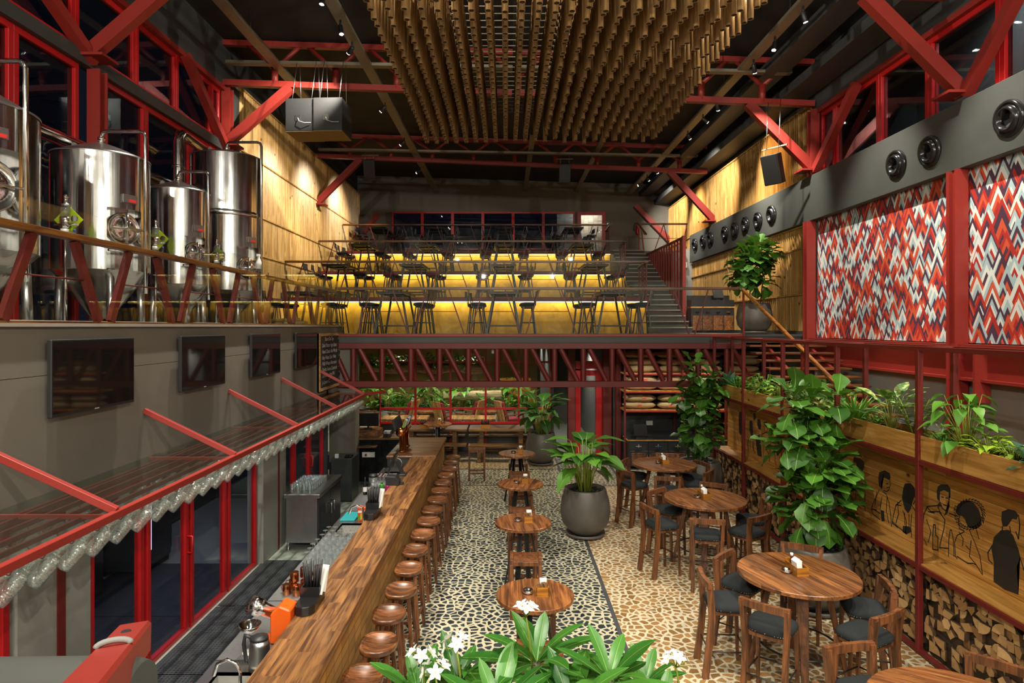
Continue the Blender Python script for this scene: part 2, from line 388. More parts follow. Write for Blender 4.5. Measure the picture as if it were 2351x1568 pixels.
def tiles(name, c, g, w, h, axis=0, rough=.35, rnd=.25):
    m, nt = mk(name); tc = nd(nt, 'TexCoord'); sx = nd(nt, 'SeparateXYZ', {0: tc.outputs['Object']})
    cm = nd(nt, 'CombineXYZ', {0: sx.outputs[axis], 1: sx.outputs[2], 2: 0.})
    b = nd(nt, 'TexBrick', {'Vector': cm.outputs[0], 'Color1': c4(tuple(x*(1-rnd) for x in c)), 'Color2': c4(tuple(min(1, x*(1+rnd)) for x in c)), 'Mortar': c4(g), 'Scale': 1., 'Mortar Size': .004, 'Brick Width': w, 'Row Height': h}, offset=0.)
    fin(nt, b.outputs[0], rough, bump=b.outputs[1], bs=-.2, bd=.004); return m
BARTILE = tiles('wood_tile_cladding', srgb('#a97a3e'), srgb('#4d3314'), .24, .095, 1, .4)
BRICKW = tiles('pale_brick', srgb('#b7ab98'), srgb('#5d564b'), .22, .075, 0, .8)
LOGP = wood('hanging_log_bark', srgb('#5b4024'), srgb('#8b6538'), .8, axis=0, rnd=.1)
BAMB = wood('cardboard_tube_brown', srgb('#7f6038'), srgb('#a2804f'), .38, axis=2, dark=.8, rnd=.14)
BAMBI = plain('tube_dark_bore', (.10, .066, .035), .9)
BAMBR = plain('tube_cut_rim', srgb('#c9a878'), .7)
VEIN = plain('pale_leaf_vein', srgb('#86a84e'), .5)
LIME = plain('lime_acrylic', srgb('#a6c41a'), .3)
ORNG = plain('orange_enamel', srgb('#dd5a14'), .35)
def solid(name, hexc, rough=.5): return plain(name, srgb(hexc), rough, var=.05)
TEAL = solid('teal_board', '#157f84'); NAPK = WHITE
# ================================================================ STRUCTURE
XL, XR, YB = -6.4, 7.0, 27.0
def slab(name, a, b, m): return struct(name, MB().box(a, b), m)
# floors
slab('floor_dark_terrazzo', (-1.5, -6, -.1), (1.345, 14.6, 0), TERD)
slab('floor_brown_terrazzo', (1.40, -6, -.1), (XR, 14.55, 0), TERB)
slab('floor_inlay_long', (1.345, -6, -.1), (1.40, 17.9, .001), STRIP)
slab('floor_inlay_cross', (-1.5, 14.6, -.1), (1.345, 14.66, .001), STRIP)
slab('floor_dark_terrazzo', (-3, 14.66, -.1), (1.345, 16.28, 0), TERD)
slab('floor_inlay_cross', (-3, 16.28, -.1), (1.345, 16.34, .001), STRIP)
slab('floor_brown_terrazzo', (-4, 16.34, -.1), (1.345, 18.6, 0), TERB)
slab('floor_inlay_cross', (1.40, 14.55, -.1), (XR, 14.6, .001), STRIP)
slab('floor_dark_terrazzo', (1.40, 14.6, -.1), (XR, 18.6, 0), TERD)
slab('floor_inlay_long', (2.72, 14.6, -.1), (2.78, 17.9, .002), STRIP)
slab('floor_garden_room', (XL, 18.6, -.1), (XR, YB, 0), plain('pale_floor_tile', srgb('#a9aea2'), .35, var=.06, ns=1.5))
slab('floor_bar', (XL, -2, -.1), (-1.5, 16.34, -.02), plain('grey_bar_floor_tile', srgb('#8b9086'), .5, var=.1, ns=4))
# rubber mats on the bar floor and in the kitchen: each mat is a thing
k = 0
for i, (y0, y1) in enumerate(((3.4, 5.02), (5.04, 6.66), (6.68, 8.3), (8.32, 9.94), (9.96, 11.6), (11.62, 13.2))):
    xa = -3.84 if i < 4 else -3.0
    o = MB().box((xa, y0, -.02), (-2.3, y1, 0)).build('rubber_floor_mat', MATR)
    tag(o, f"black holed rubber mat on the bar floor, {nth(i)} from the near end", 'floor mat', 'rubber mats behind the bar')
for i, (y0, y1) in enumerate(((4.6, 6.3), (6.32, 8.0), (8.02, 9.8))):
    o = MB().box((-5.9, y0, -.02), (-4.0, y1, 0)).build('rubber_floor_mat', MATR)
    tag(o, f"black holed rubber mat behind the glass doors, {nth(i)} from the near end", 'floor mat', 'rubber mats inside the glazed store')
# outer walls
def wall(name, a, b, m): return slab(name, a, b, m)
zc = lambda x: 10.0 - (x - .3)*.033
m = MB(); 
m.add([(XL-.4, -8, zc(XL)), (XR+.5, -8, zc(XR)), (XR+.5, YB, zc(XR)), (XL-.4, YB, zc(XL)), (XL-.4, -8, zc(XL)+.2), (XR+.5, -8, zc(XR)+.2), (XR+.5, YB, zc(XR)+.2), (XL-.4, YB, zc(XL)+.2)],
      [(3,2,1,0),(4,5,6,7),(0,1,5,4),(1,2,6,5),(2,3,7,6),(3,0,4,7)])
struct('ceiling', m, CEIL)
wall('wall_back', (XL, YB, 0), (-4.92, YB+.2, 10.3), CONC)
wall('wall_back', (2.95, YB, 0), (3.05, YB+.2, 8.63), CONC)
wall('wall_back', (4.25, YB, 0), (XR, YB+.2, 10.3), CONC)
wall('wall_back', (-4.92, YB, 8.63), (4.25, YB+.2, 10.3), CONC)
wall('wall_back', (-4.92, YB, 0), (2.95, YB+.2, 7.0), CONC)
wall('wall_back', (3.05, YB, 0), (4.25, YB+.2, 6.6), CONC)
wall('wall_left', (XL-.2, 14.35, 0), (XL-.03, YB, 10.3), DGREY)
wall('wall_left', (XL-.2, 3.0, 9.05), (XL, 14.35, 10.3), DGREY)
wall('wall_left', (XL-.2, -2, 0), (XL, 14.35, 3.5), DGREY)
wall('wall_left', (XL-.2, -8, 0), (XL, 3.0, 10.3), CONCL)
wall('wall_right', (XR+.04, 14.25, 0), (XR+.25, YB, 10.3), DGREY)
wall('wall_right', (XR, -8, 0), (XR+.25, 14.25, 3.3), CONCL)
wall('wall_right', (XR+.02, -8, 3.3), (XR+.25, 14.25, 7.1), CONCL)
wall('wall_right', (XR, -8, 8.55), (XR+.25, 14.25, 10.3), DGREY)
wall('wall_right', (XR, -8, 7.1), (XR+.25, 4.5, 8.55), CONCL)
wall('wall_front', (XL, -8.2, 0), (XR, -8, 10.3), CONCL)
wall('floor_hall_rear', (XL, -8, -.1), (XR, -2, -.03), TERB)
# --- timber louvre cladding (the louvres of one panel are its pattern)
def louvres(name, x, y0, y1, z0, z1, sg, step=.115, dep=.10):
    """sg=+1: faces +x"""
    m = MB(); n = max(1, round((y1-y0)/step)); st = (y1-y0)/n
    for i in range(n):
        ya = y0+i*st; yb = ya+st
        a = (x, ya); b = (x+sg*dep, yb); c = (x, yb)
        if sg < 0: a, b = (x+sg*dep, ya), (x, yb); c = (x, ya)
        poly = [a, b, c]
        m.prism(poly, z0, z1-.03)
    m.box((min(x, x+sg*.118), y0, z1-.03), (max(x, x+sg*.118), y1, z1+.005))
    return struct(name, m, PINE)
ZJ = (3.52, 4.5, 5.53, 6.52, 7.92, 9.4)
for a, b in zip(ZJ, ZJ[1:]):
    louvres('wall_left_cladding', XL-.02, 14.85, YB, a, b, 1)
for a, b in zip((3.6, 4.47, 5.55), (4.47, 5.55, 6.06)):
    louvres('wall_right_cladding', XR+.03, 14.42, 19.6, a, b, -1)
    louvres('wall_right_cladding', XR+.03, 19.66, 23.5, a, b, -1)
for a, b in zip((7.1,), (8.78,)):
    louvres('wall_right_cladding', XR+.03, 14.45, 23.6, a, b, -1)
    louvres('wall_right_cladding', XR+.03, 23.66, YB, a, b, -1)
louvres('wall_right_cladding', XR+.03, 23.66, YB, 6.6, 7.08, -1)
slab('trim_1', (XR-.07, 14.4, 3.52), (XR+.03, 23.5, 3.6), DGREY)
slab('trim_2', (XR-.08, 19.6, 3.6), (XR+.03, 19.66, 6.06), PINE)
slab('wall_stair_end', (6.72, 23.5, 3.5), (XR+.04, 23.62, 6.6), CONCL)
# --- grey air duct running along the right wall
d = thing('air_duct', 'long grey painted air duct with round nozzles along the right wall', 'air duct', (6.93, 14, 6.08))
MB().box((-.10, -16, 0), (.065, 9.4, 1.015)).build('duct_casing', DUCTG, d, bev=.01)
for px, py in ((2320,272),(2137,348),(2060,378),(1773,494),(1742,508),(1713,517),(1689,528),(1666,537),(1633,549),(1616,556),(1597,563)):
    p = PX(px, py, 6.83); m = MB()
    r = .255
    m.lathe([(r, 0), (r, .03), (r*.93, .06), (r*.80, .05), (r*.74, .02), (r*.70, .06), (r*.6, .10), (r*.5, .09), (r*.42, -.02)], 28, (-.10, p.y-14, p.z-6.08), ax=(-1, 0, -.12), capt=False)
    m.lathe([(r*.46, -.02), (.001, -.02)], 20, (-.115, p.y-14, p.z-6.08), ax=(-1, 0, -.12), mi=1, capb=False, capt=False)
    m.build('jet_nozzle', [BLKS, BLACK], d)
# --- left window wall, red frames
def rect_frame(m, x0, x1, y0, y1, z0, z1, t):
    m.box((x0, y0, z0), (x1, y1, z0+t)); m.box((x0, y0, z1-t), (x1, y1, z1))
    m.box((x0, y0, z0+t), (x1, y0+t, z1-t)); m.box((x0, y1-t, z0+t), (x1, y1, z1-t))
def window(n, x, y0, y1, z0, z1, t=.07, gl=GLASSN):
    m = MB(); rect_frame(m, x-.06, x+.06, y0, y1, z0, z1, t)
    o = struct(f'window_{n}', m, REDB, bev=.006)
    g = MB().box((x-.012, y0+t, z0+t), (x+.012, y1-t, z1-t)).build('pane', gl, o); return o
wn = 1
ys = [3.0, 4.4, 5.75, 7.0, 8.2, 9.45]
for a, b in zip(ys, ys[1:]): window(wn, XL-.1, a, b, 3.5, 7.66, .09); wn += 1
ys = [10.0, 11.2, 12.8, 14.1]
for a, b in zip(ys, ys[1:]): window(wn, XL-.1, a, b, 3.5, 7.66, .09); wn += 1
ys = [3.0, 4.6, 6.2, 7.8, 9.37, 10.9, 12.24, 13.7, 14.1]
for a, b in zip(ys, ys[1:]): window(wn, XL-.1, a, b, 7.86, 9.02, .09); wn += 1
slab('trim_3', (XL-.14, 3, 7.66), (XL+.05, 14.1, 7.86), DUCTG)
slab('trim_4', (XL-.08, 3, 9.02), (XL+.06, 14.3, 9.12), RED)
ys = [4.5, 6.0, 7.5, 8.98, 10.5, 11.9, 13.5, 14.1]
for a, b in zip(ys, ys[1:]): window(wn, XR+.12, a, b, 7.1, 8.5, .09, GLASSN); wn += 1
slab('wall_outside_right', (XR+1.3, 3, 6), (XR+1.4, 16, 10), plain('outside_render', srgb('#84857f'), .8, var=.08))
light('SPOT', 'outside_wall_lamp', (XR+.75, 9, 9.7), 420, (1, .95, .9), rot=(0, 0, 0), size=.1, spot=150)
slab('trim_5', (XR-.02, 4, 8.5), (XR+.1, 14.3, 8.6), RED)
# columns
def icol(x, y, z0, z1, n):
    m = MB(); m.box((x-.1, y-.1, z0), (x+.1, y-.08, z1)); m.box((x-.1, y+.08, z0), (x+.1, y+.1, z1)); m.box((x-.012, y-.08, z0), (x+.012, y+.08, z1))
    return struct('column_steel', m, RED)
icol(XL+.06, 9.72, 3.5, 7.66, 0); icol(XL+.06, 14.25, 3.5, 9.1, 0); icol(XR-.06, 14.2, 7.1, 8.6, 0)
icol(XR-.14, 14.22, 3.3, 6.08, 0); icol(XR-.14, 9.55, 0, 6.08, 0); slab('column_grey', (XL-.02, 14.4, 3.5), (XL+.08, 14.83, 9.3), DUCTG)
# --- roof trusses with knee braces
def truss(y, knees=True):
    t = thing('roof_truss', '', ''); del t['label'], t['category']; t['kind'] = 'structure'
    zb = lambda x: (9.22 if y < 18 else 9.42) - (x+6.4)*(.036 if y < 18 else .041)
    zt = lambda x: zc(x) - .10
    if y == 14.2: x1 = XR-.05
    else: x1 = XR-.3
    MB().bar((XL, y, zb(XL)), (x1, y, zb(x1)), .14, .13).build('bottom_chord', RED, t)
    MB().bar((XL, y, zt(XL)), (x1, y, zt(x1)), .12, .12).build('top_chord', RED, t)
    x = XL+1.15
    while x < x1-.3:
        z = zb(x); zm = z+(zt(x)-z)*.42; m = MB()
        m.tube((x, y, z), (x, y, zm), .075, n=10)
        for s in (-1, 1): m.tube((x, y, zm-.03), (x+s*.62, y, zt(x)), .05, n=8)
        m.build('y_strut', RED, t); x += 1.38
    for sx, xw, zw in ((1, XL+.02, 7.78), (-1, XR-.05, 7.22)):
        xe = xw + sx*1.5; 
        MB().bar((xw, y, zw+.03), (xe, y, zb(xe)-.05), .2, .17, up=(0, 1, 0)).build('knee_brace', RED, t)
        MB().box((min(xw-.05, xw+sx*.35), y-.2, zw-.02), (max(xw, xw+sx*.35), y+.2, zw+.02)).build('foot_plate', RED, t)
    return t
truss(9.55); truss(14.2); truss(21.0)
# knee braces against the back wall
for p, q in (((6.95, 26.8, 7.39), (5.5, 26.8, 8.88)), ((-6.35, 26.8, 7.4), (-5.5, 26.8, 8.5))):
    struct('column_brace', MB().bar(p, q, .2, .2, up=(0, 1, 0)), RED)
# longitudinal struts in the wall planes
for p, q in (((XL+.08, 9.6, 7.75), (XL+.08, 7.2, 9.05)), ((XL+.08, 14.1, 7.75), (XL+.08, 12.35, 9.05)),
             ((XR-.08, 9.45, 7.2), (XR-.08, 8.2, 8.5)), ((XR-.08, 14.05, 7.2), (XR-.08, 12.4, 8.5))):
    struct('column_brace', MB().bar(p, q, .15, .16, up=(1, 0, 0)), RED)
# --- dark soffit ducts high on the right
for i, (x0, x1, z0, z1) in enumerate(((6.35, 6.95, 8.95, 9.15), (5.7, 6.2, 9.3, 9.5))):
    struct('trim_louvre', MB().box((x0, 8, z0), (x1, YB, z1)), DGREY)
# --- gallery slab with its concrete face (left), bar wall below
slab('floor_gallery', (XL, -2, 3.4), (-4.1, 14.86, 3.52), CONC)
slab('wall_bar', (-4.1, -2, 3.29), (-3.9, 14.86, 3.70), CONC)
slab('wall_bar', (-4.1, -2, 2.22), (-3.9, 14.86, 3.285), CONC)
slab('trim_6', (-4.12, -2, 3.70), (-3.86, 14.88, 3.73), plain('pale_coping', srgb('#9b938a'), .5))
slab('trim_7', (-4.1, -2, 3.73), (-3.96, 14.86, 3.75), RAILW)
# --- terrace slab, its edge and truss, tiers
slab('floor_terrace', (-3.9, 14.42, 3.36), (XR, 17.8, 3.52), plain('terrace_floor', srgb('#7c766a'), .6, var=.1))
slab('floor_terrace', (XL, 14.86, 3.36), (-3.9, 17.8, 3.52), plain('terrace_floor_b', srgb('#7c766a'), .6, var=.1))
slab('trim_8', (-3.9, 14.36, 3.475), (5.45, 14.44, 3.53), RED)
slab('trim_9', (-3.9, 14.4, 3.33), (XR, 14.44, 3.475), DUCTG)
slab('trim_9', (5.45, 14.36, 3.475), (XR, 14.44, 3.53), DUCTG)
tb = thing('bridge_truss', '', ''); del tb['label'], tb['category']; tb['kind'] = 'structure'
MB().box((-3.9, 14.38, 3.19), (5.5, 14.52, 3.33)).build('top_chord', REDD, tb, bev=.008)
MB().box((-3.9, 14.38, 2.31), (5.5, 14.52, 2.45)).build('bottom_chord', REDD, tb, bev=.008)
x = -3.53
while x < 5.5:
    MB().tube((x, 14.45, 2.45), (x, 14.45, 3.19), .066, n=14, cap=False).build('vertical_tube', REDD, tb)
    MB().tube((x+.14, 14.45, 3.19), (x+.53, 14.45, 2.45), .062, n=14, cap=False).build('diagonal_tube', REDD, tb)
    x += .662
MB().tube((-3.88, 14.45, 2.95), (-3.66, 14.45, 2.45), .062, n=14, cap=False).build('diagonal_tube', REDD, tb)
TX1 = 4.0
TY = (14.4, 17.8, 21.0, 24.1, YB); TZ = (3.52, 4.53, 5.55, 6.60)
for i in (1, 2, 3):
    slab('floor_tier', (XL, TY[i]+.02, TZ[i]-.11), (TX1 if i < 3 else 4.0, TY[i+1], TZ[i]), plain(f'tier_floor_{i}', srgb('#6d675c'), .6, var=.1))
    slab('wall_riser', (XL, TY[i]+.02, TZ[i-1]), (TX1-.02, TY[i]+.1, TZ[i]-.11), YEL)
    struct('trim_nosing', MB().box((XL, TY[i]-.1, TZ[i]-.12), (TX1, TY[i]+.02, TZ[i]+.002)), REDD, bev=.005)
    s = MB().box((XL+.05, TY[i]-.085, TZ[i]-.132), (TX1-.03, TY[i]-.055, TZ[i]-.121)).build('led_strip', LEDM)
    tag(s, f"glowing yellow LED strip under the {('lowest','middle','top')[i-1]} tier edge", 'LED strip', 'LED strips under the tiers')
slab('floor_landing', (4.0, 24.1, 6.49), (XR, YB, 6.6), plain('landing_floor', srgb('#5b574e'), .6))
# concrete steps up the right side of the tiers
m = MB(); n = 18
for i in range(n):
    z = 3.52+(i+1)*(6.6-3.52)/n; y = 17.55+i*.364
    m.box((4.0, y, 3.50), (5.2, y+.364, z-.012)); m.box((4.0, y-.02, z-.012), (5.2, y+.364, z), 1); m.box((4.0, y-.03, z-.03), (5.2, y-.005, z+.002), 2)
o = m.build('stairs_tier', [plain('step_riser_dark', srgb('#3b3832'), .7), plain('step_tread_grey', srgb('#6c675f'), .7, ns=20), plain('step_nosing', srgb('#97917f'), .5)]); o['kind'] = 'structure'
slab('wall_stair_side', (5.3, 18.6, 3.52), (5.42, 24.1, 4.2), DGREY)
# window and door high on the back wall
xs = [-4.92, -3.62, -2.32, -1.02, .28, 1.58, 2.93]
for a, b in zip(xs, xs[1:]):
    m = MB(); y = YB-.02
    m.box((a, y-.06, 7.0), (b, y+.06, 7.07)); m.box((a, y-.06, 8.56), (b, y+.06, 8.63))
    m.box((a, y-.06, 7.07), (a+.06, y+.06, 8.56)); m.box((b-.06, y-.06, 7.07), (b, y+.06, 8.56))
    o = struct(f'window_{wn}', m, REDB); MB().box((a+.06, y-.01, 7.07), (b-.06, y+.01, 8.56)).build('pane', GLASSN, o); wn += 1
m = MB(); m.box((3.05, YB-.08, 6.6), (3.2, YB+.04, 8.63)); m.box((4.1, YB-.08, 6.6), (4.25, YB+.04, 8.63)); m.box((3.2, YB-.08, 8.5), (4.1, YB+.04, 8.63))
o = struct('door_1', m, REDB); MB().box((3.2, YB-.02, 6.6), (4.1, YB, 8.5)).build('pane', GLASS, o)
slab('wall_beyond_door', (2.3, YB+1.6, 6.5), (5, YB+1.7, 9.2), BRICKW); slab('floor_beyond_door', (2.3, YB+.2, 6.4), (5, YB+1.6, 6.5), CONCL)
light('POINT', 'corridor_lamp', (3.6, YB+.9, 9.0), 60, (1, .95, .9), size=.1)
# --- glazed partition under the terrace, entrance door, right hand wall of the garden room
xs = [-3.76, -2.70, -1.66, -.62, .36, 1.3]
for a, b in zip(xs, xs[1:]):
    m = MB(); y = 18.6
    m.box((a, y-.04, 0), (a+.03, y+.04, 3.36)); m.box((b-.03, y-.04, 0), (b, y+.04, 3.36))
    for z in (.82, 1.24, 2.62): m.box((a+.03, y-.04, z), (b-.03, y+.04, z+.06))
    o = struct(f'window_{wn}', m, REDB); wn += 1
    MB().box((a+.03, y-.006, .88), (b-.03, y+.006, 1.24)).build('pane', GLASS, o); MB().box((a+.03, y-.006, 1.30), (b-.03, y+.006, 2.62)).build('pane', GLASS, o); MB().box((a+.03, y-.006, 2.68), (b-.03, y+.006, 3.36)).build('pane', GLASS, o)
    MB().box((a+.03, y-.03, 0), (b-.03, y+.03, .82)).build('panel', plain('dark_dado_tile', (.02, .022, .024), .3), o)
slab('column_red', (1.75, 17.8, 0), (1.95, 18.1, 3.36), REDD); slab('column_red', (3.0, 17.1, 0), (3.12, 17.4, 3.36), REDD); slab('column_red', (2.72, 17.6, 0), (2.95, 17.9, 3.36), REDD)
m = MB(); m.box((1.97, 17.9, 0), (2.11, 18.0, 2.45)); m.box((2.55, 17.9, 0), (2.72, 18.0, 2.45)); m.box((2.11, 17.9, 2.3), (2.55, 18.0, 2.45)); m.box((1.97, 17.88, 2.5), (2.72, 18, 2.72))
o = struct('door_2', m, REDB); MB().box((2.11, 17.94, .05), (2.55, 17.96, 2.3)).build('pane', GLASS, o)
slab('wall_lobby', (1.3, 18.64, 0), (1.4, 24, 3.36), DGREY); slab('wall_lobby', (2.75, 18.0, 0), (2.9, 24, 3.36), CONCL); slab('wall_lobby', (1.3, 24, 0), (2.9, 24.1, 3.36), CONC)
slab('wall_shelf_back', (2.95, 17.35, 0), (XR, 17.45, 3.36), plain('near_black_wall', (.03, .03, .032), .6))
slab('wall_garden', (XL, 26.6, 0), (1.3, 26.8, 3.4), plain('ochre_garden_wall', srgb('#a8894a'), .7, var=.25, ns=1.2))
slab('ceiling_garden', (XL, 17.8, 3.38), (XR, 26.6, 3.5), plain('dark_soffit', (.05, .035, .03), .8))
slab('wall_garden_left', (XL, 14.9, 0), (XL+.1, 26.6, 3.38), CONC)
slab('column_concrete', (-4.1, 14.5, 0), (-3.5, 14.9, 3.36), CONC)
# --- glazed front of the store behind the bar (x=-3.9), piers and sliding doors
slab('trim_head', (-3.98, 2, 2.12), (-3.86, 14.8, 2.22), REDD)
slab('column_pier', (-3.97, 4.95, -.02), (-3.86, 5.82, 2.12), CONCL); slab('column_pier', (-4.05, 9.80, -.02), (-3.80, 10.8, 2.12), CONCL)
slab('trim_red_inlay', (-3.865, 5.38, 0), (-3.85, 5.48, 2.12), REDD); slab('trim_red_inlay', (-3.81, 10.42, 0), (-3.79, 10.48, 2.12), REDD)
dn = 3
for a, b in ((3.2, 4.9), (5.84, 6.72), (6.78, 7.66), (7.72, 8.70), (8.76, 9.76), (10.84, 11.5), (11.5, 12.4), (12.4, 13.3)):
    m = MB(); rect_frame(m, -3.95, -3.88, a, b, -.02, 2.12, .07)
    o = struct(f'door_{dn}', m, REDB, bev=.005); dn += 1
    MB().box((-3.92, a+.07, .05), (-3.91, b-.07, 2.05)).build('pane', GLASS, o)
    if dn in (6, 10): 
        MB().path([(-3.88, b-.03, .95), (-3.82, b-.03, .95), (-3.82, b-.03, 1.15), (-3.88, b-.03, 1.15)], .013, n=6).build('door_handle', REDB, o)
slab('trim_sill', (-3.98, 5.84, -.03), (-3.80, 9.76, -.005), CONCL)
slab('wall_store', (XL+.05, -2, 0), (XL+.1, 14.86, 3.4), DGREY); slab('wall_store', (-6.3, 13.6, 0), (-3.9, 13.7, 3.4), DGREY)
# --- steel beam under the wallpaper
m = MB(); m.box((6.80, -2, 3.40), (6.98, 14.1, 3.44)); m.box((6.90, -2, 2.94), (6.94, 14.1, 3.40)); m.box((6.80, -2, 2.90), (6.98, 14.1, 2.94)); m.box((6.72, 9.0, 2.6), (6.95, 9.04, 3.4))
struct('beam_steel', m, RED)
# ================================================================ wallpaper of stacked peaks (flat print on the right wall)
def wallpaper():
    cols = [srgb(h) for h in ('#dfe3dc', '#b23029', '#d0583a', '#a9c3c8', '#4b3446', '#dfe3dc', '#b23029')]
    ms = [plain('wallpaper_ink', c, .6, var=.02) for c in cols[:5]]
    m = MB(); m.quad((0, -2, 3.45), (0, 14.12, 3.45), (0, 14.12, 6.08), (0, -2, 6.08), 0)
    rows = 20; dz = .165; r = random.Random(3); lay = 0
    for i in range(rows):
        z = 6.55 - i*dz; y = 3.0 - r.random()*.5; last = None
        while y < 14.3:
            wd = r.choice((.38, .44, .50, .56)); h = wd*1.0; base = z - h*.75 + r.uniform(-.02, .02); lay += 1
            order = r.choice(((1, 2, 4, 1), (4, 3, 0, 4), (0, 3, 4, 1), (2, 1, 4, 2), (3, 0, 1, 3), (1, 4, 0, 3), (2, 0, 3, 4), (4, 1, 2, 0), (3, 4, 2, 1), (0, 2, 1, 4)))
            if order[0] == last: order = order[1:]+order[:1]
            last = order[0]
            for k, s in enumerate((1, .80, .60, .42)):
                off = .00022*(i*9+(lay % 2)*4+k+1); zt = base+h*s; yw = wd/2*s; bz = max(base-.0, 3.455)
                if zt <= bz: continue
                f = (zt-bz)/(zt-base); c = min(y, 14.11)
                m.add([(-off, y-yw*f, bz), (-off, min(y+yw*f, 14.11), bz), (-off, c, zt)], [(0, 1, 2)], order[k])
                if bz > 3.32: m.add([(-off, y-yw*.999, bz), (-off, y-yw*.999+wd*.14*s, bz-.30*s), (-off, min(y+yw-wd*.14*s, 14.11), bz-.30*s), (-off, min(y+yw, 14.11), bz)], [(0, 1, 2, 3)], order[k]) if 0 else None
            y += wd*.5
    o = m.build('wallpaper', ms); o.location = (XR+.015, 0, 0)
    tag(o, 'red, white and pale blue chevron-peak wallpaper on the right wall', 'wallpaper')
wallpaper()
# ================================================================ balustrades: glass, timber handrail, red V posts
def balustrade(name, label, p, q, rail_h, glass0, glass1, red_bars=True, mat_rail=RAILW, module=1.35, rw=.11, off=0., rod=.028):
    p = Vector(p); q = Vector(q); L = (q-p).length; u = (q-p)/L
    t = thing(name, label, 'balustrade', p, 0, 'glass balustrades')
    W = lambda s, z: u*s + Vector((0, 0, z))
    MB().bar(W(0, rail_h), W(L, rail_h), rw, .06).build('handrail', mat_rail, t, bev=.008)
    n = max(1, round(L/1.6)); nn = u.cross(Vector((0, 0, 1)))
    for i in range(n):
        a, b = L*i/n+.008, L*(i+1)/n-.008
        MB().bar(W(a, (glass0+glass1)/2), W(b, (glass0+glass1)/2), .012, glass1-glass0).build('glass_panel', GLASS, t, loc=tuple(nn*.075))
    s = off; i = 0
    while s < L-.2:
        for a, b in ((s, s+.31), (s+1.17, s+.82)):
            if b < L and a < L and a >= 0:
                m = MB()
                if red_bars: m.bar(W(a, 0), W(b, rail_h-.03), .05, .08, up=u)
                else: m.bar(W(a, 0), W(b, rail_h-.03), rod*.6, rod, up=u)
                m.build('post', REDD, t)
        if s+1.0 < L: MB().tube(W(s+.16, rail_h*.5), W(s+1.0, rail_h*.5), .008, n=5).build('wire', REDD, t)
        s += module
    return t
balustrade('gallery_balustrade', 'glass balustrade with wooden handrail along the tank gallery', (-3.98, .6, 3.75), (-3.98, 14.5, 3.75), .77, -.02, 1.0, off=.3)
balustrade('terrace_balustrade', 'glass balustrade with long wooden handrail at the front terrace edge', (-3.9, 14.5, 3.52), (5.35, 14.5, 3.52), 1.06, .02, 1.22, red_bars=False, mat_rail=RAILX, module=1.3, off=.45)
for i, nm in ((1, 'lowest'), (2, 'middle'), (3, 'top')):
    balustrade('tier_balustrade', f'glass and rod balustrade with wooden handrail on the {nm} tier edge', (XL+.1, TY[i]+.06, TZ[i]), (3.92, TY[i]+.06, TZ[i]), 1.02, .02, 1.16, red_bars=False, mat_rail=RAILX, module=1.3, off=.2)
    t = thing('tier_side_rail', f'short stair-side handrail on red bars at the right end of the {nm} tier', 'handrail', (4.0, TY[i]+.1, TZ[i]), 0, 'stair side rails of the tiers')
    MB().bar((0, 0, 1.02), (0, 1.1, .95), .09, .05).build('handrail', RAILX, t)
    for k in range(4):
        MB().bar((0, .1+k*.28, -.1), (0, .02+k*.3+(.12 if k % 2 else 0), .98), .04, .05).build('post', REDD, t)
# red baluster screen beside the stairs
t = thing('stair_screen', 'tall red steel baluster screen beside the tier stairs', 'railing', (5.25, 18.6, 3.52))
MB().bar((0, 0, 2.83), (0, 5.3, 2.88), .06, .06).build('top_rail', RED, t)
for i in range(17):
    y = i*.33; zb = max(.0, (y-1.0)*.47+ .2) if i else 0
    MB().box((-.03, y-.02, zb), (.03, y+.03, 2.83)).build('baluster', RED, t)
MB().box((-.05, -.07, 0), (.05, .04, 2.87)).build('end_post', RED, t)
# landing balustrade at top of stairs
t = thing('landing_balustrade', 'red framed balustrade with timber handrail on the top landing', 'balustrade', (5.05, 24.15, 6.6))
MB().bar((0, 0, 1.05), (1.95, 0, 1.05), .1, .06).build('handrail', RAILX, t); MB().bar((0, 0, 1.05), (0, -1.4, .45), .09, .05).build('handrail', RAILX, t)
for a, b in ((.05, .05), (.25, .12), (.6, 1.0), (1.3, 1.0), (1.7, 1.9)): MB().bar((a, 0, -.1), (b, 0, 1.03), .04, .06 if a < .5 else .025).build('post', RED, t)
MB().tube((0, 0, .5), (1.95, 0, .5), .01, n=5).build('wire', RED, t)
# ================================================================ wooden stairs with handrail on the right
st = thing('timber_stairs', 'open wooden stair treads rising to the terrace between rack and wall', 'stairs', (5.15, 13.3, 0))
for i in range(20):
    z = 3.308 - i*.140; y = -i*.327
    if z < .1: break
    MB().box((0, y-.02, z-.04), (1.63, y+.29, z)).build('tread', RAILX, st, bev=.006)
for x in (.45, 1.35): MB().bar((x, .45, 3.30), (x, -6.6, .3), .06, .2).build('stringer', RED, st)
t = thing('stair_handrail', 'sloping wooden handrail on a red post running down the timber stairs', 'handrail', (5.42, 14.4, 3.52))
MB().bar((0, .0, 1.03), (0, -7.2, -2.13), .07, .075).build('handrail', RAILW, t, bev=.015)
for y in (-.05, -2.9, -5.6): MB().box((-.02, y-.02, -.02+min(0, y*.435+.02)), (.02, y+.02, 1.0+y*.435)).build('post', RED, t)
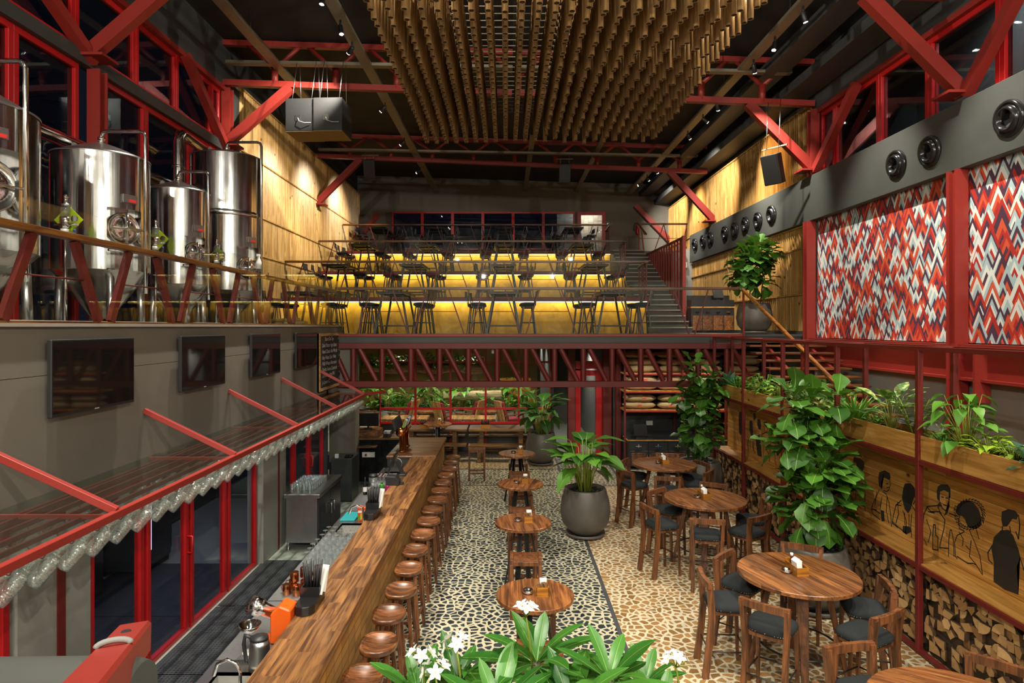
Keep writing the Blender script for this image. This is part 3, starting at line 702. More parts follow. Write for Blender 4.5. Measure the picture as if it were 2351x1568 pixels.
# ================================================================ roof: cable trays, spot lamps
def tray(label, p, q, wd=.22):
    t = thing('cable_tray', label, 'cable tray', p, 0, 'cable trays under the ceiling')
    d = Vector(q)-Vector(p); n = int(d.length/.5); MB().bar((0, 0, 0), d, wd, .012).build('tray_base', STEELP, t)
    m = MB(); r = d.normalized().cross(Vector((0, 0, 1)))*(wd/2)
    for s in (-1, 1): m.bar(r*s+Vector((0, 0, .03)), d+r*s+Vector((0, 0, .03)), .008, .06)
    m.build('tray_lip', STEELP, t)
    k = 4.
    while k < d.length:
        c = d*(k/d.length); MB().tube(c, c+Vector((0, 0, .5)), .008, n=4).build('hanger_rod', BLACK, t); k += 3.5
tray('perforated cable tray over the tank gallery, leftmost of the ceiling trays', (-5.1, 5, 9.48), (-5.1, 17.5, 9.48))
tray('perforated cable tray with spot lamps left of the tube chandelier', (-3.15, 4, 9.45), (-3.0, 26.8, 9.45))
tray('perforated cable tray with spot lamps right of the tube chandelier', (5.2, 4, 9.35), (5.2, 26.8, 9.35))
tray('plain cable tray crossing the ceiling behind the chandelier, left of centre', (.8, 19, 9.5), (.8, 26.9, 9.5), .16)
tray('plain cable tray crossing the ceiling behind the chandelier, right of centre', (3.0, 19, 9.5), (3.0, 26.9, 9.5), .16)
for y in (13.9, 20.7):
    tray(f"cross cable tray hung along the {'nearer' if y < 18 else 'farther'} visible roof truss", (-6.2, y, 9.52), (6.3, y, 9.3), .16)
def spotlamp(label, loc, aim, power, cone=62):
    t = thing('spot_lamp', label, 'spot lamp', loc, 0, 'black spot lamps on the cable trays')
    d = (Vector(aim)-Vector(loc)).normalized(); m = MB(); m.lathe([(.04, 0), (.045, .02), (.045, .17), (.03, .19)], 12, d*.16, ax=-d)
    m.build('lamp_body', BLACK, t); MB().tube((0, 0, .12), (0, 0, -.02), .02, n=6).build('stem', BLACK, t)
    MB().lathe([(.038, 0), (.001, .002)], 12, d*.165, ax=d, capb=False, capt=False).build('lens', LAMPM, t)
    l = light('SPOT', 'spot_beam', tuple(d*.19), power, NEUT, aim=tuple(d*2), size=.04, spot=cone, blend=.8); l.parent = t
SPW = 1050
for i, (y, ax, ay, az) in enumerate(((6.2, 1.8, 10, 8.0), (8.4, -3.9, 7.5, 3), (10.6, -3.9, 10, 3), (11.7, -1.5, 10, 0), (12.6, -6.3, 15.8, 7.4), (16, -6.3, 17, 6.5), (19, -6.3, 20, 7), (22.5, -6.3, 23.5, 7.5))):
    spotlamp(f"black spot lamp on the tray left of the tube chandelier, {nth(i)} from the near end", (-3.1, y, 9.3), (ax, ay, az), SPW)
for i, (y, ax, ay, az) in enumerate(((6.6, .0, 10.5, 8.0), (8.6, 6.9, 8.6, 4.2), (11, 6.9, 11.5, 4.2), (12.15, 3.2, 10.5, 0), (13.2, 6.95, 15.4, 4.6), (15.5, 6.95, 17.8, 5.0), (16.6, 6.95, 16.4, 7.8), (18, 6.95, 20, 7.8), (22, 6.9, 22.6, 7.6), (23.2, 6.9, 25.4, 8.0), (24.1, 0, 25, 6.6))):
    spotlamp(f"black spot lamp on the tray right of the tube chandelier, {nth(i)} from the near end", (5.2, y, 9.2), (ax, ay, az), SPW)
# unseen spots added nearer than the frame, as fill for the near floor
for (x, y, tx, ty) in ((-3.1, 2.5, -1.0, 4.5), (-3.1, 4.3, -2.8, 6.5), (5.2, 2.2, 3.4, 3.8), (5.2, 4.2, 4.9, 6.3), (1.0, 1.5, 0.5, 4.2), (1.0, 5.2, 1.4, 8.6)):
    light('SPOT', 'near_fill_spot', (x, y, 9.2), SPW, NEUT, aim=(tx, ty, 0), size=.06, spot=70, blend=.8)
# ================================================================ tube chandelier
rk = thing('tube_rack', 'grid of thin metal rods carrying the hanging tube chandelier', 'rack', (-1.76, 6.2, 8.42))
for i in range(36): MB().tube((-.1, i*.217, 0), (5.05, i*.217, 0), .009, n=5, cap=False).build('rod', STEELP, rk)
for x in (1.9, 3.1): MB().box((x-.03, -.1, .03), (x+.03, 7.7, .09)).build('carrier_bar', DGREY, rk)
for x in (1.9, 3.1):
    for y in (.5, 3.8, 7.2): MB().tube((x, y, .09), (x, y, 1.5), .008, n=4).build('hanger_rod', BLACK, rk)
def tube_mb(m, c, L):
    n = 10; r = .043; ri = .036; x, y, z = c
    v = [(x+rr*math.cos(2*PI*j/n), y+rr*math.sin(2*PI*j/n), zz) for rr, zz in ((r, z+L), (r, z), (ri, z), (ri, z+.12)) for j in range(n)]
    b = len(m.v); m.add(v, [], 0)
    for i in range(3):
        for j in range(n):
            m.f.append([b+i*n+j, b+(i+1)*n+j, b+(i+1)*n+(j+1)%n, b+i*n+(j+1)%n]); m.m.append((0, 2, 1)[i]); m.s.append(i != 1)
    m.f.append([b+3*n+j for j in range(n)]); m.m.append(1); m.s.append(False)
    m.f.append([b+j for j in range(n)]); m.m.append(0); m.s.append(False)
protos = []
rr_ = random.Random(5); stuffm = MB()
for iy in range(35):
    for ix in range(24):
        y = 6.2 + iy*.217; x = -1.72 + ix*.2125
        z = 7.70 + .03*math.sin(ix*.42+.6)*math.sin(iy*.33) + (.05*((ix+iy) % 2) if ix > 11 else 0) + rr_.uniform(-.015, .015)
        ylim = F*(z-3.7)/750
        if y < ylim-.12: 
            continue
        L = 8.42 - z
        rank = iy
        first = 8
        if 0 <= iy-first < 12:
            if not protos:
                mm = MB(); tube_mb(mm, (0, 0, 0), .72); o = mm.build('hanging_tube', [BAMB, BAMBI, BAMBR]); protos.append(o)
            else: o = protos[0].copy(); COL.objects.link(o)
            o.location = (x, y, z); o.scale = (1, 1, L/.72)
            tag(o, f"hanging brown tube, {nth(ix)} from the left in the {nth(iy-first)} cross row of the chandelier", 'tube', 'hanging tubes of the chandelier')
        else: tube_mb(stuffm, (x, y, z), L)
o = stuffm.build('hanging_tubes', [BAMB, BAMBI, BAMBR]); tag(o, 'remaining brown tubes in the farther rows of the hanging chandelier', 'tubes', kind='stuff')
# ================================================================ leaves and plants
def prof(kind, t):
    if kind == 'fig': 
        a = [0, .30, .44, .60, .86, 1, .80, 0]
    elif kind == 'ell': a = [0, .55, .85, 1, .96, .75, .4, 0]
    elif kind == 'fra': a = [0, .35, .65, .88, 1, .98, .72, 0]
    elif kind == 'heart': a = [.35, .95, 1, .88, .7, .48, .24, 0]
    else: a = [.5, .85, 1, .95, .8, .6, .35, 0]
    x = t*(len(a)-1); i = min(int(x), len(a)-2); f = x-i
    return a[i]*(1-f)+a[i+1]*f
def leaf(m, p, d, L, W, bend=.35, fold=.25, kind='ell', k=5, up=None, wav=0, mi=0, vein=0):
    d = Vector(d).normalized(); u = Vector(up) if up is not None else Vector((0, 0, 1))
    if abs(d.dot(u)) > .95: u = Vector((RN.uniform(-1, 1), RN.uniform(-1, 1), .2)).normalized()
    s = d.cross(u).normalized(); n = s.cross(d).normalized(); vs = []; p = Vector(p)
    for i in range(k+1):
        t = i/k; c = p + d*(L*t*(1-.12*bend*t)) - n*(bend*L*t*t); w = W/2*max(prof(kind, t), .03)
        wa = wav*W*math.sin(i*2.1)
        if vein: e = s*(W*vein*(1-.7*t)); vs += [c - s*w + n*(fold*w+wa), c-s*w*.5+n*(fold*w*.25+wa*.3)-e*0, c-e, c+e, c+s*w*.5+n*(fold*w*.25-wa*.3), c + s*w + n*(fold*w-wa)]
        else: vs += [c - s*w + n*(fold*w+wa), c, c + s*w + n*(fold*w-wa)]
    fs = []
    if vein:
        b0 = len(m.v); m.add(vs, [], 0)
        for i in range(k):
            a = b0+i*6
            for q in range(5): m.f.append([a+q, a+q+1, a+q+7, a+q+6]); m.m.append(1 if q == 2 else mi); m.s.append(True)
        return
    for i in range(k):
        a = i*3; fs += [(a, a+1, a+4, a+3), (a+1, a+2, a+5, a+4)]
    m.add(vs, fs, mi, True)
def sph(az, el): return Vector((math.cos(az)*math.cos(el), math.sin(az)*math.cos(el), math.sin(el)))
def fig_tree(name, label, loc, blobs, stems, potr, poth, zb=0., n=150, lsz=(.24, .36), group=None, bulge=1.18):
    """potted fiddle-leaf fig; blobs: (x,y,z,rx,rz,count)"""
    t = thing(name, label, 'potted plant', loc, 0, group)
    big_pot(t, potr, poth, bulge)
    for pts in stems:
        MB().path(pts, .018, n=7, r1=.008).build('stem', STEM, t)
    m = MB(); r = random.Random(label)
    for (bx, by, bz, rx, rz, cnt) in blobs:
        for i in range(cnt):
            az = i*2.399963 + r.uniform(-.3, .3); v = 1-2*(i+.5)/cnt
            el = math.asin(v); o = sph(az, el); k = r.uniform(.35, .8)
            p = Vector((bx+o.x*rx*k, by+o.y*rx*k, bz+o.z*rz*k))
            d = Vector((o.x, o.y, o.z*.9+.35+r.uniform(-.7, .6)))
            L = r.uniform(*lsz)
            leaf(m, p, d, L, L*r.uniform(.72, .88), r.uniform(.2, .7), r.uniform(.02, .3), 'fig', 7, wav=.06, vein=.022)
    m.build('foliage', [LFIG, VEIN], t)
    return t
def big_pot(t, r, h, bulge=1.18):
    m = MB(); p = [(r*.66, .05), (r*.82, .10), (r*bulge*.93, h*.3), (r*bulge, h*.52), (r*bulge*.95, h*.75), (r, h*.96), (r*.97, h), (r*.88, h), (r*.86, h-.07)]
    m.lathe(p, 36, capt=False); m.build('pot', POT, t)
    MB().lathe([(r*.72, 0), (r*.92, .02), (r*.95, .07), (r*.9, .07), (r*.86, .04), (r*.6, .04)], 36).build('saucer', POT, t)
    m = MB(); m.lathe([(r*.87, h-.07), (r*.5, h-.05), (.01, h-.045)], 30, capb=False, capt=False)
    rr = random.Random(int(r*1000))
    for i in range(90):
        a = rr.uniform(0, 6.28); q = r*.85*math.sqrt(rr.random()); s = rr.uniform(.014, .03)
        m.lathe([(s*.4, -s*.4), (s, 0), (s*.5, s*.5)], 5, (q*math.cos(a), q*math.sin(a), h-.05+.01), sm=False)
    m.build('pebble_topping', SOIL, t)
def st_(x0, y0, z0, x1, y1, z1): return [(x0, y0, z0), ((x0+x1)/2+.03, (y0+y1)/2-.02, (z0+z1)/2), (x1, y1, z1)]
fig_tree('potted_fiddle_leaf_fig', 'tall glossy fiddle-leaf fig in a grey clay pot behind the nearest round table', (4.05, 8.28, 0),
    [(0, 0, 1.42, .46, .55, 92), (.12, 0, 1.85, .42, .38, 60), (-.1, 0, 2.2, .34, .3, 34), (-.30, -.05, 2.68, .15, .36, 17), (-.02, .05, 2.62, .15, .40, 17), (.32, .05, 2.64, .15, .36, 16), (-.42, -.1, 2.15, .15, .22, 11)],
    [st_(.03, 0, .75, .25, .05, 2.6), st_(-.05, .03, .75, -.3, 0, 2.6), st_(0, -.04, .75, 0, .03, 2.7)], .40, .84, group='fiddle-leaf fig trees on the main floor')
fig_tree('potted_fiddle_leaf_fig', 'tall fiddle-leaf fig in a grey pot beside the far round table and sack shelf', (4.15, 13.5, 0),
    [(0, 0, 1.45, .40, .5, 84), (0, 0, 2.0, .36, .35, 56), (.2, 0, 2.3, .28, .25, 30), (-.1, 0, 2.72, .15, .32, 16), (.28, 0, 2.58, .15, .27, 14), (-.3, 0, 2.22, .15, .2, 10)],
    [st_(.05, 0, .75, .25, .05, 2.4), st_(-.1, .03, .75, -.1, 0, 2.7), st_(.15, -.04, .75, .1, .03, 2.4)], .43, .83, group='fiddle-leaf fig trees on the main floor')
fig_tree('potted_fiddle_leaf_fig', 'bushy fiddle-leaf fig in a wide grey pot on the terrace by the pine cladding', (6.16, 15.6, 3.52),
    [(-.10, -.1, 1.78, .5, .42, 90), (.05, -.1, 2.08, .42, .28, 44), (-.3, -.1, 1.45, .36, .36, 50), (.05, -.1, 1.36, .34, .28, 34), (.2, -.1, 1.95, .26, .24, 20)],
    [st_(.15, 0, .7, .2, 0, 2.0), st_(-.1, 0, .7, -.2, 0, 1.8)], .37, .76, bulge=1.16)
# calathea-like plants with long stalks
def stalk_plant(label, loc, potr, poth, leaves, mat, group=None, bulge=1.2):
    t = thing('potted_broad_leaf_plant', label, 'potted plant', loc, 0, group); big_pot(t, potr, poth, bulge)
    ms = MB(); ml = MB(); r = random.Random(label)
    for i in range(leaves):
        az = i*2.4+r.uniform(-.3, .3); hh = r.uniform(.35, 1.0); sp = r.uniform(.12, .38)*(1.25-hh*.5)
        b = Vector((math.cos(az)*.1, math.sin(az)*.1, poth-.06)); e = Vector((math.cos(az)*sp, math.sin(az)*sp, poth+hh*.85))
        ms.path([b, (b+e)/2+Vector((-math.cos(az)*.02, -math.sin(az)*.02, .05)), e], .011, n=6, r1=.007)
        L = r.uniform(.38, .56); d = Vector((math.cos(az), math.sin(az), r.uniform(.2, 1.3) if hh > .5 else -.1))
        leaf(ml, e, d, L, L*.66, r.uniform(.3, .8), .10, 'ell', 8, wav=.03, vein=.018)
    ms.build('stalk', STEMG, t); ml.build('foliage', [mat, VEIN], t); return t
stalk_plant('broad-leaved green plant in a bulging grey pot in the middle of the terrazzo floor', (1.40, 11.15, 0), .37, .84, 34, LCAL)
stalk_plant('dark broad-leaved plant in a grey pot between long tables and entrance door', (.93, 16.9, 0), .36, .86, 36, leafm('deep_broad_leaf', srgb('#1f4517'), srgb('#3c6e2a')))
# small pot plants of the planter shelf
def bedding(kind, label, loc, sc=1., seed=0, group='potted plants on the planter shelf', pot=True):
    names = {'spider': 'spider_plant', 'fern': 'fern', 'agl': 'aglaonema', 'zz': 'zamioculcas', 'pothos': 'pothos', 'lime': 'lime_foliage_plant', 'dark': 'dark_leaf_plant', 'bush': 'bushy_plant'}
    t = thing('potted_'+names[kind], label, 'potted plant', loc, 0, group)
    if pot: MB().lathe([(.085, 0), (.115, .19), (.125, .195), (.125, .21), (.105, .21), (.10, .17), (.01, .17)], 20).build('plastic_pot', BLKS, t)
    m = MB(); ms = MB(); r = random.Random(seed); z0 = .17
    def rosette(n, L, W, el0, el1, knd, bend, rad=.03, mi=0):
        for i in range(n):
            az = i*2.4+r.uniform(-.3, .3); el = r.uniform(el0, el1); d = sph(az, el)
            leaf(m, (math.cos(az)*rad, math.sin(az)*rad, z0), d, L*r.uniform(.7, 1.1)*sc, W*r.uniform(.8, 1.1)*sc, bend, .3, knd, 5, mi=mi)
    def stalks(n, hmin, hmax, L, W, knd, spread, bend=.4, el=(.0, .6)):
        for i in range(n):
            az = i*2.4+r.uniform(-.4, .4); h = r.uniform(hmin, hmax)*sc; s = r.uniform(.2, 1)*spread*sc
            e = Vector((math.cos(az)*s, math.sin(az)*s, z0+h)); ms.path([(math.cos(az)*.03, math.sin(az)*.03, z0-.02), e*.5+Vector((0, 0, z0*.5+.02)), e], .005, n=5, r1=.003)
            leaf(m, e, sph(az, r.uniform(*el)), L*r.uniform(.75, 1.15)*sc, W*r.uniform(.8, 1.1)*sc, bend, .25, knd, 5)
    if kind == 'spider': rosette(60, .46, .035, .35, 1.45, 'strap', .35); mat = LMID
    elif kind == 'fern':
        rosette(46, .34, .03, .3, 1.3, 'strap', .5); mat = LMID
        for i in range(120):
            az = r.uniform(0, 6.28); q = r.uniform(.05, .22)*sc; leaf(m, (math.cos(az)*q, math.sin(az)*q, z0+r.uniform(.05, .28)*sc), sph(az, r.uniform(0, 1)), .07*sc, .025*sc, .2, .2, 'ell', 2)
    elif kind == 'agl': stalks(17, .12, .38, .30, .13, 'ell', .16, .25, (.1, .9)); mat = LVAR
    elif kind == 'zz':
        mat = LDRK
        for i in range(8):
            az = i*2.4; tip = Vector((math.cos(az)*.24*sc, math.sin(az)*.24*sc, z0+r.uniform(.35, .55)*sc)); b = Vector((0, 0, z0))
            ms.path([b, b.lerp(tip, .5)+Vector((0, 0, .05)), tip], .009, n=6, r1=.004)
            for k in range(8):
                f = .25+k*.1; c = b.lerp(tip, f)+Vector((0, 0, .05*math.sin(f*3)))
                for sg in (-1, 1): leaf(m, c, Vector((math.cos(az+sg*1.1), math.sin(az+sg*1.1), .35)), .12*sc, .055*sc, .2, .2, 'ell', 3)
    elif kind == 'pothos': stalks(46, .08, .55, .17, .12, 'heart', .26, .4, (-.5, .5)); mat = LMID
    elif kind == 'lime': stalks(46, .05, .22, .11, .07, 'heart', .2, .4, (-.2, .7)); mat = LLIM
    elif kind == 'dark': rosette(20, .40, .15, .3, 1.3, 'ell', .35); mat = leafm('blue_green_leaf', srgb('#244f33'), srgb('#47765a'))
    else: stalks(50, .08, .34, .14, .085, 'ell', .2, .35, (0, .8)); mat = LMID
    if ms.v: ms.build('stalk', STEMG, t)
    m.build('foliage', mat, t); return t
# ================================================================ red steel rack: firewood below, bench shelf, mural, planter
XF, XB = 4.67, 5.07
PY = [3.6, 5.35, 7.10, 8.86, 10.60, 12.36, 14.1]
rk = thing('steel_rack', 'long red steel rack with firewood, bench shelf, mural boards and planter on the right', 'rack', (XF, 3.6, 0))
RP = Vector((XF, 3.6, 0))
def rb(a, b, nm, mat=REDD, bev=.004): return MB().box(Vector(a)-RP, Vector(b)-RP).build(nm, mat, rk, bev=bev)
for y in PY:
    rb((XF-.03, y-.03, 0), (XF+.03, y+.03, 3.45), 'post'); rb((XB-.03, y-.03, 0), (XB+.03, y+.03, 3.47), 'rear_post')
for (x, z) in ((XF, 3.45), (XB, 3.45), (XF, 2.17), (XF, .985), (XF, .035)): rb((x-.027, 3.57, z-.025), (x+.027, 14.135, z+.028), 'long_rail')
for y in PY: rb((XF+.03, y-.025, 3.43), (XB-.03, y+.025, 3.475), 'cross_rail'); rb((XF+.03, y-.025, 2.13), (XB-.03, y+.025, 2.17), 'cross_rail')
rb((XF+.03, 3.6, 2.17), (XB-.03, 14.1, 2.20), 'planter_floor', PINEP)
for a, b in zip(PY, PY[1:]):
    rb((XF-.005, a+.03, 2.20), (XF+.02, b-.03, 2.47), 'planter_board', PINEP); rb((XB-.05, a+.03, 2.20), (XB-.03, b-.03, 2.47), 'planter_back_board', PINEP)
    rb((XF+.0, a+.03, .99), (XB-.04, b-.03, 1.03), 'bench_board', PINEP)
    pn = MB().box(Vector((XB-.10, a, 1.03))-RP, Vector((XB-.08, b, 2.12))-RP).build('mural_board', PINEH, rk)
    rb((XB-.30, a+.03, .02), (XB-.28, b-.03, .98), 'log_back_board', DKSL)
INK = plain('black_mural_paint', (.022, .02, .018), .6)
XM = XB-.1012
def mural(name, polys, strokes, cv, wdt=.014):
    m = MB()
    def pt(q):
        px, py = cv(q); v = PX(px, py, XM); return v - RP
    for poly in polys:
        vs = [pt(q) for q in poly]; a = sum(vs[i].y*vs[(i+1)%len(vs)].z-vs[(i+1)%len(vs)].y*vs[i].z for i in range(len(vs)))
        bmx = bmesh.new(); bv = [bmx.verts.new(v) for v in vs]; 
        try: f = bmx.faces.new(bv); bmesh.ops.triangulate(bmx, faces=[f])
        except ValueError: pass
        bmx.verts.ensure_lookup_table(); bmx.verts.index_update()
        m.add([v.co[:] for v in bmx.verts], [tuple(v.index for v in f.verts) for f in bmx.faces]); bmx.free()
    for st in strokes:
        vs = [pt(q) for q in st]
        for i in range(len(vs)-1):
            a, b = vs[i], vs[i+1]; d = (b-a); 
            if d.length < 1e-5: continue
            d.normalize(); s = Vector((0, -d.z, d.y))*(wdt/2); e = d*(wdt*.35)
            m.quad(a-s-e, b-s+e, b+s+e, a+s-e)
    return m.build(name, INK, rk)
c1 = lambda q: (1880+q[0]/2.488, 1020+q[1]/2.488)
mural('painted_figure', [[(200,72),(235,80),(258,100),(260,130),(245,165),(222,185),(215,150),(215,110),(195,95)], [(190,150),(205,155),(212,185),(195,190),(188,165)]],
  [[(200,100),(188,125),(192,150)],[(225,185),(255,230),(265,290),(260,350),(265,380)],[(215,190),(212,260),(208,340),(240,365)],[(225,210),(240,280),(235,330)],[(165,255),(185,300),(205,320)],[(160,290),(205,330)],[(215,200),(235,215),(245,250)],[(225,340),(260,355)]], c1)
mural('painted_figure', [[(345,160),(375,148),(405,165),(410,190),(400,205),(385,195),(365,190),(355,215),(360,260),(343,235),(340,190)], [(352,375),(372,380),(376,440),(358,440)]],
  [[(405,195),(408,230),(400,262),(385,270),(370,262)],[(345,260),(310,340),(300,370),(310,400),(350,430)],[(330,270),(320,350)],[(365,270),(385,285),(400,330),(410,400),(415,470)],[(360,300),(350,370)],[(390,300),(385,380),(400,450)],[(310,370),(350,395)],[(300,370),(330,375)],[(385,225),(395,225)],[(388,248),(400,245)]], c1)
mural('painted_figure', [[(490,225),(525,222),(548,250),(550,290),(535,330),(525,370),(510,395),(490,370),(475,310),(480,260)], [(480,465),(520,470),(528,500),(500,515),(478,500)]],
  [[(470,320),(440,350),(425,410),(420,450),(450,475)],[(450,330),(455,400),(440,450)],[(525,340),(545,370),(557,400)],[(480,380),(500,440),(495,510)],[(530,400),(525,470),(530,530)],[(420,440),(450,470),(500,510)],[(548,290),(552,320),(540,340)],[(490,390),(492,460)],[(515,400),(515,465)],[(440,345),(470,350)]], c1)
mural('painted_figure', [[(680,240),(700,228),(735,230),(752,255),(752,300),(740,320),(742,275),(715,262),(692,270),(690,330),(675,310),(674,265)], [(738,320),(748,350),(735,395),(715,410),(725,380)]],
  [[(692,330),(705,365),(725,380),(742,350),(745,300)],[(690,335),(680,360),(700,400)],[(680,350),(620,355),(600,400),(593,470)],[(620,360),(640,385),(690,385)],[(625,385),(660,392)],[(690,390),(720,430),(715,480),(695,560),(690,590)],[(745,395),(790,410)],[(650,600),(650,520),(655,460),(665,460),(668,520),(680,530),(680,605),(650,600)],[(615,430),(640,500),(625,560)],[(600,540),(615,575)],[(690,590),(740,595)],[(700,300),(712,303)],[(725,305),(737,308)],[(712,345),(728,350)]], c1)
mural('painted_figure', [[(790,350),(815,325),(850,318),(885,335),(915,375),(930,425),(925,465),(900,485),(870,480),(850,470),(835,430),(820,410),(795,405),(780,385)]],
  [[(805,405),(798,440),(802,480),(830,495)],[(830,500),(790,520),(775,560),(780,640),(790,655)],[(860,490),(890,560),(920,640),(935,745)],[(870,550),(860,640),(900,690),(930,740)],[(790,640),(850,680),(880,680),(900,690)],[(840,580),(860,600)],[(740,640),(742,545),(750,490),(758,490),(768,545),(772,640)],[(800,500),(825,540),(820,580)],[(900,490),(915,540)],[(935,400),(940,450)],[(780,350),(772,380)],[(930,380),(925,360)]]+[[(862+math.cos(q)*k_, 400+math.sin(q)*k_*1.05), (862+math.cos(q+.12)*(k_+9), 400+math.sin(q+.12)*(k_+9))] for q in [j*.21 for j in range(30)] for k_ in (68, 80)], c1, .012)
mural('painted_figure', [[(1045,385),(1080,370),(1120,378),(1140,405),(1130,430),(1105,425),(1090,450),(1075,470),(1050,470),(1042,430)], [(1040,490),(1085,490),(1110,520),(1140,600),(1150,640),(1130,700),(1140,860),(1060,830),(998,785),(1000,680),(985,600),(1000,530)]],
  [[(1140,405),(1148,460),(1140,540),(1125,500)],[(1090,470),(1095,500)],[(990,580),(965,620),(970,660),(990,680)],[(1150,650),(1172,720)],[(1048,470),(1048,492)]], c1)
c2 = lambda q: (1660+q[0]/4.48, 920+q[1]/4.48)
mural('painted_figure', [[(165,120),(185,112),(200,140),(200,300),(185,360),(165,330),(160,200)]], [[(155,320),(150,380),(165,440)],[(200,360),(210,430)]], c2, .02)
mural('painted_figure', [[(272,210),(295,200),(305,240),(312,400),(295,380),(270,300)]], [[(265,400),(250,440),(260,510)],[(300,410),(310,520)],[(280,400),(285,500)]], c2, .02)
mural('painted_figure', [[(310,130),(330,120),(340,170),(325,205),(312,190)],[(355,190),(380,190),(392,250),(385,300),(365,290),(350,240)],[(330,370),(375,350),(385,400),(400,580),(355,560),(350,480)]], [[(275,100),(310,112),(340,108)],[(340,300),(330,370)],[(320,400),(310,480),(330,540)]], c2, .02)
mural('painted_figure', [[(420,215),(455,215),(460,260),(450,280),(440,240),(425,245),(420,260)]], [[(420,260),(430,330),(455,320),(460,270)],[(400,320),(395,400),(410,450)],[(480,360),(495,420),(470,550),(440,490),(400,400)],[(480,450),(490,520),(475,620)],[(430,330),(400,345)],[(455,330),(485,370)],[(420,440),(412,580)]], c2, .02)
mural('painted_figure', [[(550,340),(590,360),(600,420),(570,440),(555,400)]], [[(540,420),(535,600),(545,660)],[(600,440),(600,640)],[(560,450),(575,560),(590,660)],[(525,440),(560,420)]], c2, .02)
# firewood: every log lies on its own
r = random.Random(9); allogs = []
for bi in range(6):
    a, b = PY[bi]+.035, PY[bi+1]-.035; zz = .075; row = 0
    while zz < .94:
        hgt = r.uniform(.085, .112); y = a + (.045 if row % 2 else 0); col = 0
        while y < b-.03:
            wdt = r.uniform(.085, .14); wdt = min(wdt, b-y)
            allogs.append((bi, row, col, y+wdt/2, zz+hgt/2, wdt, hgt)); y += wdt; col += 1
        zz += hgt*.97; row += 1
def log_mb(m, cx, cyy, cz, wdt, hgt):
    k = r.choice((3, 4, 4, 5, 6)); a0 = r.uniform(0, 6.28); ps = []
    for j in range(k):
        an = a0 + 2*PI*j/k + r.uniform(-.3, .3); rad = r.uniform(1.0, 1.25)
        ps.append((cyy+max(-.56, min(.56, math.cos(an)*rad*.60))*wdt, cz+max(-.57, min(.57, math.sin(an)*rad*.60))*hgt))
    x0 = cx + r.uniform(-.05, .035); tl = r.uniform(-.02, .02)
    if r.random() < .45:
        sgn = r.choice((-1, 1)); up_ = r.choice((-1, 1)); ps = [(cyy-sgn*.54*wdt, cz-up_*.54*hgt)]+[(cyy+sgn*wdt*(-.54+1.1*math.cos(q)), cz+up_*hgt*(-.54+1.1*math.sin(q))) for q in [j*PI/8 for j in range(5)]]; k = 6
        if sgn*up_ < 0: ps = ps[::-1]
    n = k; vs = [(x0+tl*(p[0]-cyy)*12, p[0], p[1]) for p in ps]+[(x0+.24, p[0], p[1]) for p in ps]
    b0 = len(m.v); m.add(vs, [tuple(range(n))[::-1]], 1); m.add([], [tuple(b0+i-len(m.v) for i in range(n, 2*n))], 0)
    for j in range(n): m.f.append([b0+j, b0+(j+1)%n, b0+n+(j+1)%n, b0+n+j]); m.m.append(0); m.s.append(False)
bayn = {0: 'nearest', 1: 'nearest wholly visible', 2: 'second visible', 3: 'third visible', 4: 'fourth visible', 5: 'farthest'}
inview = [l for l in allogs if l[3] > 5.5 and 750+F*(3.7-l[4])/l[3] < 1575]
inview.sort(key=lambda l: l[3]); ind = set(inview[:300]); sm_ = MB()
for l in allogs:
    bi, row, col, y, z, wdt, hgt = l
    if l in ind:
        m = MB(); log_mb(m, 0, 0, 0, wdt, hgt); o = m.build('firewood_log', [LOGB, LOGE]); o.location = (XF+.085, y, z)
        tag(o, f"split firewood log, {nth(row)} row up and {nth(col)} along, {bayn[bi]} rack bay", 'log', 'split logs in the rack')
    elif y > 5.3: log_mb(sm_, XF+.085, y, z, wdt, hgt)
o = sm_.build('firewood_pile', [LOGB, LOGE]); tag(o, 'rest of the split firewood stacked in the farther bays of the red rack', 'firewood', kind='stuff')
# plants in the planter
pl = [(13.6, 'dark', 1.0), (13.15, 'spider', .75), (12.7, 'bush', .9), (12.1, 'bush', .8), (11.75, 'pothos', .8), (11.3, 'lime', 1.0), (10.95, 'agl', .9), (10.4, 'bush', 1.1), (10.0, 'pothos', .9), (9.65, 'agl', .8), (9.25, 'fern', .9),
      (8.72, 'spider', 1.1), (8.25, 'bush', .6), (7.92, 'agl', 1.2), (7.48, 'zz', 1.0), (7.02, 'fern', .7), (6.62, 'pothos', 1.15), (6.32, 'lime', 1.0), (6.03, 'lime', .85), (5.72, 'dark', .9)]
desc = {'spider': 'narrow-leaved spiky plant', 'fern': 'feathery light green fern', 'agl': 'pale mottled broad-leaf plant', 'zz': 'dark glossy fern-like stems', 'pothos': 'heart-leaved climbing plant', 'lime': 'small lime green plant', 'dark': 'blue-green long-leaved plant', 'bush': 'bushy mid-green plant'}
for i, (y, kd, sc) in enumerate(pl):
    bedding(kd, f"{desc[kd]} in a black pot, {nth(len(pl)-1-i)} from the near end of the planter", (4.86, y, 2.21), sc, i)
